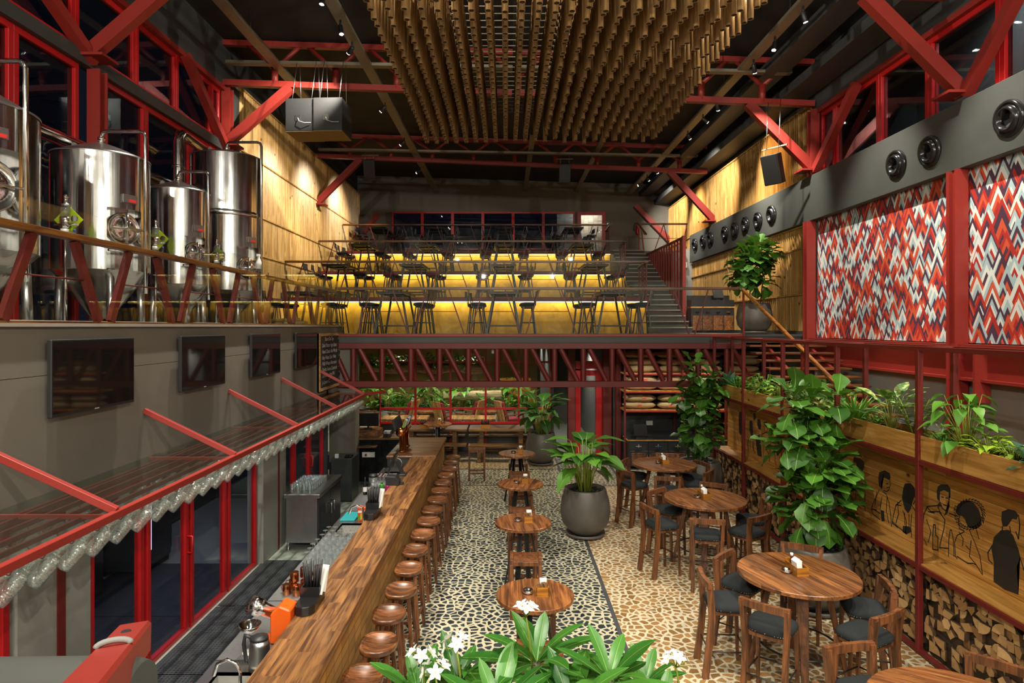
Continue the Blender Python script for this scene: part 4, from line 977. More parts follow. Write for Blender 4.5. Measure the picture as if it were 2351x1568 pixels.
# ================================================================ bar
b = thing('bar_counter', 'long acacia bar counter with pale wood tile front, widening at its far end', 'bar counter', (-1.41, 1.2, 0))
B0 = Vector((-1.41, 1.2, 0))
def bb(a, c, nm, mat, bev=0): return MB().box(Vector(a)-B0, Vector(c)-B0).build(nm, mat, b, bev=bev)
bb((-1.91, 1.2, 1.045), (-1.41, 12.6, 1.10), 'counter_top', BARW, .006)
bb((-2.42, 12.6, 1.045), (-1.41, 14.75, 1.10), 'end_top', wood('acacia_end_top', srgb('#56361d'), srgb('#8a5c33'), .4, axis=0, pax=1, plank=.12, pl=.7, coat=.3, rnd=.3, gs=.8), .006)
bb((-1.52, 1.2, 0), (-1.45, 14.6, 1.045), 'tile_front', BARTILE); bb((-1.91, 1.2, 0), (-1.88, 12.6, 1.045), 'service_panel', DGREY)
bb((-2.40, 12.62, 0), (-2.36, 14.7, 1.045), 'end_panel', BLACK); bb((-2.36, 12.64, .8), (-1.95, 12.66, 1.045), 'end_front', DUCTG)
MB().tube(Vector((-1.38, 1.2, .22))-B0, Vector((-1.38, 14.6, .22))-B0, .025, n=10).build('foot_rail', RED, b)
# steel work counters behind the bar, with sinks
def steel_unit(label, y0, y1, sink=None, top=STL):
    t = thing('work_counter', label, 'work counter', (-2.46, y0, 0), 0, 'steel work counters behind the bar'); L = y1-y0-.01
    m = MB()
    if sink:
        a, c = sink; a -= y0; c -= y0; m.box((0, 0, .85), (.54, a, .88)); m.box((0, c, .85), (.54, L, .88)); m.box((0, a, .85), (.10, c, .88)); m.box((.50, a, .85), (.54, c, .88))
        s = MB(); s.quad((.10, a, .66), (.50, a, .66), (.50, c, .66), (.10, c, .66)); s.quad((.1, a, .66), (.1, c, .66), (.1, c, .88), (.1, a, .88)); s.quad((.5, c, .66), (.5, a, .66), (.5, a, .88), (.5, c, .88))
        s.quad((.1, c, .66), (.5, c, .66), (.5, c, .88), (.1, c, .88)); s.quad((.5, a, .66), (.1, a, .66), (.1, a, .88), (.5, a, .88)); s.build('sink_bowl', SINK, t)
        m2 = MB(); x = .46; y = (a+c)/2; m2.path([(x, y, .88), (x, y, 1.1), (x-.03, y, 1.17), (x-.10, y, 1.2), (x-.17, y, 1.17), (x-.2, y, 1.08)], .014, n=8); m2.build('tap', CHROME, t)
    else: m.box((0, 0, .85), (.54, L, .88))
    m.build('steel_top', top, t); MB().box((.03, 0, .08), (.54, L, .64 if sink else .85)).build('cabinet', STL, t); (MB().box((.02, 0, .64), (.03, L, .85)).build('apron', STL, t) if sink else None); MB().box((-.002, 0, .80), (.012, L, .865)).build('front_rail', STL, t)
STLD = plain('dark_steel_drainer', (.25, .25, .25), .42, metal=.8, var=.2, ns=30)
steel_unit('steel counter with a sink at the near end of the bar service side', 3.6, 5.3, (4.3, 5.12))
steel_unit('perforated dark drainboard counter beside the near sink', 5.31, 6.45, None, STLD)
steel_unit('dark steel counter carrying copper mugs and wine glasses', 6.46, 8.42, None, STLD)
steel_unit('steel counter with the middle sink and juice cartons', 8.43, 9.6, (8.55, 9.0))
steel_unit('steel counter carrying bottles and blender', 9.61, 11.55, None, STLD)
steel_unit('steel counter with the far sink under the beer taps', 11.56, 12.55, (11.75, 12.2))
# things on the bar
def caddy_black(label, loc, rz):
    t = thing('straw_caddy', label, 'caddy', loc, rz, 'black straw caddies on the bar')
    pr = [(-.09, -.16), (-.06, -.22), (0, -.245), (.06, -.22), (.09, -.16), (.09, .16), (-.09, .16)]
    MB().prism(pr, 0, .085).build('tray_body', BLKS, t, bev=.006); m = MB()
    for (x0, y0, x1, y1) in ((-.09, -.02, .09, 0), (-.09, .145, .09, .16), (-.09, 0, -.075, .145), (.075, 0, .09, .145)): m.box((x0, y0, .085), (x1, y1, .17))
    m.build('bin', BLKS, t)
    m = MB(); r = random.Random(4)
    for i in range(46):
        x, y = r.uniform(-.06, .06), r.uniform(.02, .13); m.tube((x, y, .09), (x*1.5, y*1.25-.01, .36+r.uniform(-.03, .04)), .004, n=5)
    s = m.build('straw_bundle', BLACK); s.location = loc; s.rotation_euler = (0, 0, rz)
    tag(s, f"bundle of black straws standing in the {label.split(' on ')[0]}", 'straws', 'straw bundles')
    n = MB(); n.bar((.085, .03, .1), (.13, .05, .33), .07, .02); n.bar((.09, .08, .1), (.12, .1, .34), .06, .02); n = n.build('napkin_fold', WHITE); n.location = loc; n.rotation_euler = (0, 0, rz)
    tag(n, f"white folded napkins stuck beside the straws of the {label.split(' on ')[0]}", 'napkins', 'folded napkins on the bar')
caddy_black('nearer black straw caddy on the bar top edge', (-1.83, 5.85, 1.10), 0)
caddy_black('farther black straw caddy on the bar by the juice cartons', (-1.85, 8.65, 1.10), 0)
t = thing('cash_register_screen', 'black tilted touch screen register standing on the bar', 'register', (-1.90, 11.0, 1.1))
MB().box((-.02, -.10, 0), (.14, .12, .03)).build('foot', BLACK, t, bev=.006); MB().bar((.08, 0, .02), (-.02, 0, .24), .06, .05, up=(0, 1, 0)).build('arm', BLACK, t)
MB().bar((-.15, 0, .06), (-.03, 0, .38), .36, .035, up=(1, 0, 0)).build('screen', BLKS, t, bev=.006)
t = thing('card_printer', 'small black receipt printer on the bar in front of the register', 'printer', (-1.86, 10.35, 1.1))
MB().prism([(-.12, 0), (.10, 0), (.10, .08), (.04, .14), (-.12, .15)], -.09, .09, fn=lambda x, y, z: (x, z, y)).build('body', BLACK, t, bev=.006)
MB().box((.10, -.05, .0), (.16, .05, .03)).build('power_box', BLACK, t)
# beer tower
t = thing('beer_tower', 'copper T-shaped beer tower with a row of striped tap handles', 'beer tap', (-2.18, 13.25, 1.1))
for y in (-.18, .42): MB().lathe([(.08, 0), (.08, .02), (.055, .03), (.055, .36)], 18, (0, y, 0)).build('column', COPPER, t)
MB().tube((0, -.34, .43), (0, .60, .43), .085, n=20).build('barrel', COPPER, t)
MB().lathe([(.10, 0), (.10, .02), (.04, .05), (.005, .055)], 20, (0, -.34, .43), ax=(0, -1, 0)).build('end_boss', COPPER, t)
for i in range(6):
    y = -.25+i*.15; m = MB(); m.tube((-.08, y, .43), (-.16, y, .42), .014, n=8); m.tube((-.15, y, .42), (-.155, y, .32), .012, n=8); m.build('faucet', CHROME, t)
    h = MB(); h.bar((-.12, y, .45), (-.18, y, .66), .05, .022, up=(0, 1, 0)); h.build('tap_handle', BLACK, t)
    l = MB(); l.bar((.03, y, .50), (.09, y, .66), .05, .02, up=(0, 1, 0)); l.build('tap_badge', solid(f'badge_{i}', ('#6f8f2a', '#d8d4d0', '#35406a', '#c9c4c8', '#b9b4c4', '#3b4878')[i]), t)
MB().box((-.22, -.28, 0), (-.09, .5, .012)).build('drip_tray', STL, t)
# glassware: protos then copies
def lathe_thing(name, label, cat, prof_, mat, loc, group=None, n=14, **kw):
    o = MB().lathe(prof_, n, **kw).build(name, mat); o.location = loc; tag(o, label, cat, group); return o
wg = [(.033, .0), (.041, .03), (.043, .06), (.036, .10), (.012, .125), (.005, .135), (.004, .19), (.012, .196), (.034, .20)]
p0 = None; r = random.Random(2); cnt = 0
for iy in range(7):
    for ix in range(5):
        loc = (-2.33+ix*.095+r.uniform(-.01, .01), 7.28+iy*.155+r.uniform(-.015, .015), .88)
        lab = f"upturned wine glass, {nth(ix)} from the service edge, {nth(iy)} row, dark work counter"
        if p0 is None: p0 = lathe_thing('wine_glass', lab, 'wine glass', wg, DRINKG, loc, 'wine glasses drying on the work counter', capb=False)
        else:
            o = p0.copy(); COL.objects.link(o); o.location = loc; o['label'] = lab
def mug_copper(loc, rz, label):
    global pc
    if pc is None:
        pc = thing('copper_mug', label, 'mug', loc, rz, 'copper mugs on the work counter')
        MB().lathe([(.043, 0), (.044, .005), (.042, .10), (.040, .103)], 20).build('cup', COPPER, pc)
        MB().path([(.042, 0, .02), (.075, 0, .025), (.085, 0, .05), (.075, 0, .08), (.042, 0, .085)], .006, n=6).build('handle', COPPER, pc)
    else: dup(pc, loc, rz, label)
pc = None; k = 0
for i, (x, y, z, a) in enumerate(((-2.32, 6.62, 0, 2.6), (-2.21, 6.60, 0, 2.0), (-2.10, 6.62, 0, 1.0), (-2.30, 6.76, 0, 3.0), (-2.17, 6.74, 0, 2.0), (-2.05, 6.77, 0, .4), (-2.26, 6.69, .104, 2.5), (-2.12, 6.68, .104, 1.2), (-2.20, 6.82, .104, 2), (-2.06, 6.86, .104, 1))):
    mug_copper((x, y, .88+z), a, f"upside-down copper mug, {nth(i) if i < 6 else nth(i-6)} of the {'upper' if i > 5 else 'lower'} layer on the work counter")
# tumblers on the steel fridge counter
t = thing('bottle_fridge', 'stainless steel fridge cabinet with two doors under the bar glasses', 'fridge', (-3.68, 10.35, 0))
MB().box((0, 0, .86), (.60, 1.42, .93)).build('worktop', STL, t, bev=.008); MB().box((.03, .03, .12), (.55, 1.40, .86)).build('body', STL, t, bev=.005)
for y in (.04, .72): MB().box((.55, y, .14), (.575, y+.66, .84)).build('door', plain('dark_fridge_door', (.10, .105, .12), .2, metal=.8), t, bev=.004)
for y in (.62, .80): MB().path([(.575, y, .45), (.62, y, .45), (.62, y, .62), (.575, y, .62)], .01, n=6).build('door_handle', CHROME, t)
for x, y in ((.06, .06), (.5, .06), (.06, 1.36), (.5, 1.36)): MB().lathe([(.03, -.02), (.02, .0), (.02, .12)], 10, (x, y, 0)).build('foot', CHROME, t)
tp = None
for iy in range(8):
    for ix in range(4):
        if iy < 6: pf = [(.030, 0), (.032, .005), (.037, .14), (.035, .14), (.031, .01)]
        loc = (-3.58+ix*.10, 10.47+iy*.125, .93); lab = f"clear straight tumbler, {nth(ix)} from the wall in the {nth(iy)} row on the steel fridge"
        if tp is None: tp = lathe_thing('tumbler', lab, 'glass', pf, DRINKG, loc, 'tumblers on the steel fridge cabinet', capt=False)
        else:
            o = tp.copy(); COL.objects.link(o); o.location = loc; o['label'] = lab; o.scale = (1, 1, 1 if iy < 6 else .6)
# kitchenware by the near sink
t = thing('citrus_juicer', 'orange electric citrus press with steel hopper beside the bar', 'juicer', (-2.0, 5.66, .88))
MB().prism([(-.10, 0), (.08, 0), (.08, .30), (-.02, .34), (-.10, .26)], -.10, .10, fn=lambda x, y, z: (x, z, y)).build('housing', ORNG, t, bev=.012)
MB().lathe([(.05, 0), (.06, .12), (.075, .13), (.09, .24), (.085, .24), (.06, .1)], 18, (-.10, .03, .22), ax=(-.85, .05, .3), capt=False).build('hopper', CHROME, t)
MB().box((-.26, -.08, 0), (-.10, .08, .02)).build('base_plate', ORNG, t, bev=.004)
t = thing('strainer_stand', 'steel bowl strainer on a thin stand next to the orange juicer', 'strainer', (-2.22, 5.42, .88))
MB().lathe([(.02, .18), (.06, .20), (.095, .25), (.098, .25), (.06, .195), (.01, .175)], 20, capb=False, capt=False).build('bowl', CHROME, t); MB().tube((0, 0, 0), (0, 0, .18), .006, n=6).build('stem', CHROME, t)
MB().lathe([(.06, 0), (.06, .012), (.01, .014)], 16).build('foot', WHITE, t)
t = thing('electric_kettle', 'steel electric kettle with black handle and lid by the bar', 'kettle', (-2.04, 5.18, .88))
MB().lathe([(.085, .02), (.085, .06), (.08, .2), (.07, .24)], 22).build('kettle_body', STL, t); MB().lathe([(.085, 0), (.088, .02)], 20).build('base', BLACK, t)
MB().lathe([(.072, .24), (.068, .262), (.02, .27)], 20).build('lid', BLACK, t); MB().path([(-.06, 0, .25), (-.12, 0, .27), (-.13, 0, .2), (-.11, 0, .06), (-.085, 0, .05)], .017, n=8).build('handle', BLACK, t)
for i, (x, y) in enumerate(((-2.52, 4.95), (-2.55, 5.05))):
    t = thing('milk_bottle', f"small white bottle with red cap beside the near sink, {('nearer','farther')[i]} of the two", 'bottle', (x, y, .62), 0, 'white bottles by the sink')
    MB().lathe([(.035, 0), (.035, .12), (.02, .16), (.02, .18)], 14).build('body', WHITE, t); MB().lathe([(.022, .18), (.022, .2)], 12).build('cap', plain('red_cap', srgb('#8f3036')), t)
sh_ = MB().box((-2.62, 4.6, .58), (-2.465, 5.4, .62)).build('speed_rail', STL); tag(sh_, 'narrow steel speed rail hooked on the near sink counter', 'speed rail')
MB().box((0, 0, -.58), (.02, .02, 0)).build('support_leg', STL, sh_, loc=(-2.6, 5.0, .58))
gl = lathe_thing('rinsing_glass', 'upturned clear glass lying in the near sink', 'glass', [(.04, 0), (.04, .14), (.03, .15)], DRINKG, (-2.16, 4.72, .66), None, capt=False)
gl = lathe_thing('rinsing_jar', 'dark jar with black rim standing in the near sink', 'jar', [(.045, 0), (.045, .1), (.05, .1), (.05, .12)], BLKS, (-2.25, 4.62, .66), None)
# cartons, cutting board
for i in range(3):
    t = thing('juice_carton', f"orange juice carton with green and yellow fruit print, {('leftmost','middle','rightmost')[i]} of the three by the bar", 'carton', (-2.12+i*.085, 9.12, .88), 0, 'juice cartons by the middle sink')
    MB().box((-.035, -.045, 0), (.035, .045, .2)).build('box', solid(f'carton_orange_{i}', '#cf4a1c'), t, bev=.003); MB().lathe([(.013, .2), (.013, .222)], 10).build('cap', ORNG, t)
    MB().box((-.03, -.0475, .02), (.004, -.046, .09)).build('fruit_print', solid('print_green', '#5d8a2a'), t); MB().box((.004, -.0475, .03), (.031, -.046, .12)).build('fruit_print', solid('print_yellow', '#d9b02e'), t); MB().box((-.028, -.0475, .125), (.028, -.046, .16)).build('brand_band', solid('print_white', '#e6d8cc'), t)
o = MB().box((-2.42, 9.08, .88), (-2.20, 9.5, .90)).build('cutting_board', TEAL, bev=.003); tag(o, 'teal plastic cutting board on the counter beside the juice cartons', 'cutting board')
# bottles and blender
bp = None
for iy in range(3):
    for ix in range(6):
        loc = (-2.34+ix*.062, 10.95+iy*.085, .88); lab = f"small clear syrup bottle with pink cap, {nth(ix)} from the service edge, {nth(iy)} row"
        if bp is None:
            bp = thing('syrup_bottle', lab, 'bottle', loc, 0, 'syrup bottles behind the bar'); MB().lathe([(.024, 0), (.025, .12), (.012, .16), (.012, .19)], 10).build('glass_body', DRINKG, bp); MB().lathe([(.015, .19), (.015, .215)], 10).build('cap', solid('pink_cap', '#9a7a80'), bp)
            MB().lathe([(.0255, .03), (.0255, .09)], 10, capb=False, capt=False).build('label', WHITE, bp)
        else: dup(bp, loc, 0, lab)
for i, (x, hx) in enumerate(((-2.13, '#3a8f2a'), (-2.03, '#c0246a'))):
    t = thing('squeeze_bottle', f"round {('green','magenta')[i]} squeeze bottle in front of the register", 'bottle', (x, 10.72, .88), 0, 'coloured squeeze bottles')
    MB().lathe([(.035, 0), (.045, .05), (.04, .11), (.02, .14)], 14).build('body', solid(f'squeeze_{i}', hx, .2), t); MB().lathe([(.02, .14), (.015, .17)], 12).build('cap', solid('cap_green', '#2f7a35'), t)
t = thing('blender', 'blender with clear jug and dark lid on the service counter', 'blender', (-2.22, 10.45, .88))
MB().lathe([(.08, 0), (.075, .1), (.06, .13)], 16).build('motor_base', BLACK, t); MB().lathe([(.05, .13), (.075, .32), (.07, .32)], 16, capt=False).build('jug', DRINKG, t); MB().lathe([(.078, .32), (.07, .36), (.03, .37)], 16).build('lid', BLACK, t)
for i, x in enumerate((-2.38, -2.31)):
    t = thing('wine_bottle', f"dark bottle with pale label beside the blender, {('left','right')[i]} one", 'bottle', (x, 10.55, .88), 0, 'dark bottles beside the blender')
    MB().lathe([(.035, 0), (.036, .17), (.013, .23), (.013, .29)], 14).build('body', BLKS, t); MB().lathe([(.0365, .05), (.0365, .13)], 14, capb=False, capt=False).build('label', WHITE, t)
o = MB().lathe([(.05, 0), (.065, .02), (.05, .04), (.01, .05)], 14).build('sponge_cloth', solid('pink_cloth', '#b0608a', .8)); o.location = (-2.03, 10.1, .88); tag(o, 'crumpled pink cloth on the service counter by the blender', 'cloth')
# dark pillar counter and back counter with computer
t = thing('service_plinth', 'dark grey tiled plinth holding payment terminals behind the bar', 'plinth', (-3.72, 13.3, 0)); MB().box((0, 0, 0), (.44, .6, .9)).build('block', plain('dark_slate', (.035, .038, .037), .35, var=.3), t, bev=.004)
for i in range(2):
    o = MB().prism([(0, 0), (.17, 0), (.17, .05), (.1, .06), (0, .03)], 0, .07, fn=lambda x, y, z: (z, x, y)).build('card_terminal', BLKS, bev=.004); o.location = (-3.45+i*.08, 13.35, .9); tag(o, f"black card terminal lying on the dark plinth, {('left','right')[i]} one", 'card terminal', 'card terminals')
o = MB().box((0, 0, 0), (.07, .07, .08)).build('white_box', WHITE, bev=.004); o.location = (-3.66, 13.36, .9); tag(o, 'small white cube charger on the dark plinth', 'charger')
t = thing('back_counter', 'dark timber back counter at the far end of the bar', 'counter', (-3.8, 14.95, 0)); MB().box((0, 0, 1.0), (1.40, .55, 1.05)).build('counter_top', TEAKD, t, bev=.004); MB().box((.02, .06, 0), (1.38, .52, 1.0)).build('dark_front', plain('black_marble_tile', (.012, .013, .014), .15, var=.5, ns=6), t)
t = thing('computer_monitor', 'black computer monitor on the wooden cash drawer', 'monitor', (-3.36, 15.2, 1.23)); MB().box((-.26, -.02, .06), (.26, .02, .37)).build('screen', BLKS, t, bev=.006); MB().tube((0, .03, 0), (0, .03, .2), .022, n=8).build('stand', BLACK, t); MB().lathe([(.11, 0), (.1, .012)], 18).build('foot', BLACK, t)
t = thing('cash_box', 'wooden cash drawer box under the computer monitor', 'cash drawer', (-3.36, 15.2, 1.05)); MB().box((-.32, -.2, 0), (.32, .22, .18)).build('case', ACACX, t, bev=.004); MB().box((-.28, -.212, .03), (.28, -.2, .15)).build('drawer_front', ACAC, t, bev=.003); MB().box((-.06, -.23, .08), (.06, -.212, .1)).build('drawer_handle', CHROME, t)
t = thing('keyboard_shelf', 'pull-out wooden keyboard shelf below the cash drawer', 'shelf', (-3.4, 14.66, .86)); MB().box((-.34, 0, 0), (.34, .28, .03)).build('board', ACACX, t, bev=.003); MB().box((-.25, .05, .03), (.2, .2, .05)).build('keyboard', BLACK, t)
t = thing('receipt_printer', 'black receipt printer with pale top on the back counter', 'printer', (-2.86, 15.1, 1.05)); MB().box((-.09, -.1, 0), (.09, .1, .14)).build('body', BLACK, t, bev=.006); MB().box((-.08, -.103, .09), (.08, .08, .145)).build('paper_cover', plain('pale_plastic', (.45, .46, .47), .4), t)
t = thing('computer_tower', 'black computer tower behind the bar next to the monitor', 'computer', (-3.72, 15.2, 1.05)); MB().box((-.08, -.15, 0), (.08, .2, .36)).build('case', BLACK, t, bev=.005)
o = MB().box((-3.45, 14.99, .58), (-3.15, 15.005, .70)).build('socket_plate', WHITE); tag(o, 'white wall socket plate with red plug below the back counter', 'socket'); 
MB().box((.07, -.03, .03), (.11, 0, .08)).build('plug', RED, o, loc=(-3.45, 14.99, .58))
o = MB().box((0, 0, 0), (.22, .03, .3)).build('chopping_board', ACACX, bev=.004); o.location = (-3.86, 13.95, .0); tag(o, 'small wooden board leaning by the dark plinth', 'board')
# ================================================================ shelf of glass mugs on the bar wall
sh = thing('mug_shelf', 'red steel framed glass shelf on sloping brackets above the bar service side', 'shelf', (-3.9, 2.8, 2.27)); S0 = Vector((-3.9, 2.8, 2.27))
MB().box(Vector((-3.01, 1.8, 2.235))-S0, Vector((-2.955, 13.42, 2.295))-S0).build('front_rail', RED, sh, bev=.004)
MB().bar(Vector((-2.985, 13.4, 2.265))-S0, Vector((-2.7, 13.85, 2.265))-S0, .05, .05).build('front_rail', RED, sh)
ysb = [2.7, 4.75, 6.85, 8.9, 10.95, 13.1]
for y in ysb:
    MB().bar(Vector((-3.9, y-.1, 2.80))-S0, Vector((-2.99, y+.06, 2.29))-S0, .055, .055).build('sloping_bracket', RED, sh, bev=.003)
    MB().bar(Vector((-3.9, y, 2.262))-S0, Vector((-3.0, y, 2.262))-S0, .03, .03).build('cross_bar', RED, sh)
for a, c in zip([1.8]+ysb, ysb+[13.4]): MB().box(Vector((-3.89, a+.02, 2.28))-S0, Vector((-3.012, c-.02, 2.292))-S0).build('glass_shelf', GLASSG, sh)
HX = (-3.06, -3.22, -3.38, -3.54)
for x in HX+(-3.7,): MB().box(Vector((x-.012, 1.8, 2.225))-S0, Vector((x+.012, 13.4, 2.262))-S0).build('hook_rail', REDD, sh)
mg = None
for ri, x in enumerate(HX):
    for i in range(36):
        y = 3.30+i*.28+ri*.07; loc = (x+.0, y, 2.225)
        lab = f"glass jar mug hanging under the shelf, {nth(i)} from the near end in the {('front','second','third','rearmost')[ri]} row"
        if mg is None:
            mg = thing('jar_mug', lab, 'mug', loc, 0, 'jar mugs hanging under the glass shelf')
            ax = Vector((-.50, -.42, -.74)).normalized(); c = Vector((.05, .04, -.07))
            MB().lathe([(.040, 0), (.043, .012), (.038, .024), (.050, .042), (.052, .165), (.047, .19), (.030, .195), (.02, .18)], 16, c, ax=ax, capb=False).build('jar', MUGG, mg)
            u = Vector((0, 0, 1)); s = (u-ax*u.dot(ax)).normalized()
            MB().path([c+ax*.04+s*.05, c+ax*.045+s*.085, c+ax*.085+s*.10, c+ax*.13+s*.085, c+ax*.14+s*.05], .008, n=6).build('handle', MUGG, mg)
            MB().path([(0, 0, 0), (.012, .01, -.03), (0, 0, -.055), (-.02, 0, -.05)], .004, n=5).build('hook', RED, mg)
        else: dup(mg, loc, 0, lab)
# televisions and chalk board on the bar wall
for i, (y0, y1) in enumerate(((5.25, 6.42), (7.35, 8.5), (9.39, 10.57), (11.38, 12.6))):
    t = thing('television', f"black wall-mounted flat television on the grey bar wall, {ORD[i]} from the near end", 'television', (-3.9, y0, 2.93), 0, 'televisions on the bar wall')
    MB().box((.05, 0, 0), (.09, y1-y0, .66)).build('casing', BLACK, t, bev=.006); MB().box((.0895, .015, .03), (.0925, y1-y0-.015, .645)).build('screen', BROWNACR, t)
    MB().box((0, .3, .2), (.05, .8, .5)).build('wall_mount', BLACK, t)
    MB().box((.09, (y1-y0)/2-.03, .008), (.093, (y1-y0)/2+.03, .018)).build('badge', plain('badge_grey', (.3, .3, .3)), t)
t = thing('chalk_board', 'framed menu chalkboard with white handwriting on the bar wall', 'chalkboard', (-3.88, 12.87, 2.36))
MB().box((0, 0, 0), (.03, 1.88, 1.2)).build('board', plain('chalk_board_black', (.028, .026, .022), .7, var=.2), t); m = MB()
for a, c in (((0, 0, 0), (.045, .08, 1.2)), ((0, 1.8, 0), (.045, 1.88, 1.2)), ((0, .08, 0), (.045, 1.8, .06)), ((0, .08, 1.14), (.045, 1.8, 1.2))): m.box(a, c)
m.build('frame', wood('pale_frame', srgb('#9a744a'), srgb('#c29a68'), .5, axis=1), t)
CHALK = plain('white_chalk', (.75, .75, .72), .9, var=.1)
def text(s, name, mat, loc, rot, size, parent=None, shear=0, sx=1., ext=0, sp=1.):
    cu = bpy.data.curves.new(name, 'FONT'); cu.body = s; cu.size = size; cu.shear = shear; cu.extrude = ext; cu.space_character = sp
    o0 = bpy.data.objects.new('tmp', cu); COL.objects.link(o0); dg = bpy.context.evaluated_depsgraph_get()
    me = bpy.data.meshes.new_from_object(o0.evaluated_get(dg)); bpy.data.objects.remove(o0)
    me.materials.clear(); me.materials.append(mat); o = bpy.data.objects.new(name, me); COL.objects.link(o); o.location = loc; o.rotation_euler = rot; o.scale = (sx, 1, 1)
    if parent: o.parent = parent
    return o
lines = [("Beers On Tap", 1.04, .42), ("Dark Matter Agni Stout", .905, .22), ("Hand Classic Ale Wit da", .775, .22), ("Hey Weiss Geh. Wien", .645, .22), ("Wild Wheat Afternoon", .52, .22), ("Daylite Series Cream da", .395, .22), ("Lemontine Hop IPA", .27, .22), ("Je Lemon C...", .13, .22)]
for s, z, y in lines:
    text(s, 'chalk_line', CHALK, (.0315, y, z), (PI/2, 0, PI/2), .115, t, .2, 1.0)
    if y < .3: text('- 3' + s[1:2].replace('a', '2').replace('e', '2').replace('i', '4') if 0 else '- /ol', 'chalk_price', CHALK, (.0315, 1.45, z+.02), (PI/2, 0, PI/2), .1, t, .2)
text('(A)', 'chalk_price', CHALK, (.0315, 1.45, 1.05), (PI/2, 0, PI/2), .09, t)
# ================================================================ furniture on the main floor
def angled(m, p, q, a, b_, up=(0, 0, 1), **k): return m.bar(p, q, a, b_, up=up, **k)
# --- saddle bar stools
def bar_stool(label, loc, rz):
    t = thing('bar_stool', label, 'bar stool', loc, rz, 'saddle seat stools along the bar')
    # carved D-shaped saddle seat, front edge towards -x (the bar)
    m = MB(); n = 28; rings = 6; top = []; pts = []
    def outline(a):
        c, s = math.cos(a), math.sin(a); e = 2.6 if c < 0 else 2.05
        rx = .17*abs(c)**(2/e)*(1 if c > 0 else -1); ry = .205*abs(s)**(2/e)*(1 if s > 0 else -1); return rx, ry
    def hz(x, y, f): return .75 + .030*f**3 - .016*(1-f) + (.018*math.exp(-(y/.05)**2)*max(0, -x/.17) if f < 1 else .018*math.exp(-(y/.05)**2)*max(0, -x/.17)*.6)
    vs = [(0, 0, hz(0, 0, 0))]
    for k in range(1, rings+1):
        f = k/rings
        for j in range(n): x, y = outline(2*PI*j/n); vs.append((x*f, y*f, hz(x*f, y*f, f)))
    for ff, dz in ((1.02, -.006), (1.0, -.042), (.86, -.055)):
        for j in range(n): x, y = outline(2*PI*j/n); vs.append((x*ff, y*ff, .775+dz))
    fs = [(0, 1+j, 1+(j+1)%n) for j in range(n)]; tot = rings+3
    for k in range(tot-1):
        a, b_ = 1+k*n, 1+(k+1)*n; fs += [(a+j, b_+j, b_+(j+1)%n, a+(j+1)%n) for j in range(n)]
    fs.append(tuple(1+(tot-1)*n+j for j in reversed(range(n))))
    m.add(vs, fs, 0, True); m.build('seat', SEATW, t)
    for sx in (-1, 1):
        for sy in (-1, 1): MB().bar((sx*.10, sy*.12, .725), (sx*.155, sy*.175, 0), .038, .038, up=(1, 0, 0)).build('leg', ACACX, t, bev=.003)
    m = MB()
    f = lambda z: (.155-(.055)*z/.725, .175-.055*z/.725)
    for z in (.24,):
        a, c = f(z); m.bar((-a, -c, z), (-a, c, z), .02, .032); m.bar((a, -c, z), (a, c, z), .02, .032); m.bar((-a, -c, z+.08), (a, -c, z+.08), .02, .032); m.bar((-a, c, z+.08), (a, c, z+.08), .02, .032)
    m.build('stretcher', ACACX, t)
    return t
ys_ = [5.25, 5.82, 6.42, 7.0, 7.63, 8.26, 8.89, 9.5, 10.08, 10.67, 11.26, 11.83, 12.4, 13.0, 13.57, 14.16]
s0 = None; r = random.Random(21)
for i, y in enumerate(ys_):
    lab = f"saddle-seat wooden bar stool along the bar, {ORD[i]} from the near end"; loc = (-1.19+r.uniform(-.02, .02), y, 0); a = r.uniform(-.12, .12)
    if s0 is None: s0 = bar_stool(lab, loc, a)
    else: dup(s0, loc, a, lab)
# --- square stools
def square_stool(label, loc, rz):
    t = thing('square_stool', label, 'stool', loc, rz, 'square slatted stools at the small tables')
    m = MB(); w_ = .205; d = .17
    for i in range(6): 
        y0 = -d+.01+i*(2*d-.02)/6; m.box((-w_+.045, y0, .72-.008*math.sin(PI*(i+.5)/6)), (w_-.045, y0+(2*d-.02)/6-.002, .745-.008*math.sin(PI*(i+.5)/6)))
    m.build('seat', ACACX, t)
    m = MB()
    for s in (-1, 1): m.box((s*w_-(.045 if s > 0 else 0), -d, .69), (s*w_+(.045 if s < 0 else 0), d, .755)); m.box((-w_+.045, s*d-(.025 if s > 0 else 0), .68), (w_-.045, s*d+(.025 if s < 0 else 0), .735))
    m.build('seat_frame', ACACX, t, bev=.003)
    for sx in (-1, 1):
        for sy in (-1, 1): MB().box((sx*w_-(.045 if sx > 0 else 0), sy*d-(.045 if sy > 0 else 0), 0), (sx*w_+(.045 if sx < 0 else 0), sy*d+(.045 if sy < 0 else 0), .69)).build('leg', ACACX, t, bev=.003)
    m = MB()
    for s in (-1, 1): m.box((-w_+.045, s*(d-.02)-.012, .16), (w_-.045, s*(d-.02)+.012, .20)); m.box((s*(w_-.022)-.012, -d+.045, .26), (s*(w_-.022)+.012, d-.045, .30))
    m.build('stretcher', ACACX, t); return t
SM = [(6.225, .283), (8.54, .225), (10.63, .238), (13.16, .215)]
q0 = None
for i, (y, x) in enumerate(SM):
    for s in (-1, 1):
        loc = (x+.02+r.uniform(-.02, .03), y+s*.47, 0); lab = f"square slatted wooden stool on the {'near' if s < 0 else 'far'} side of the {ORD[i]} small round table"
        if q0 is None: q0 = square_stool(lab, loc, .02)
        else: dup(q0, loc, r.uniform(-.05, .05), lab)
t = dup(q0, (-.72, 15.2, 0), .05, 'tall square wooden stool standing alone beyond the far bar stools')
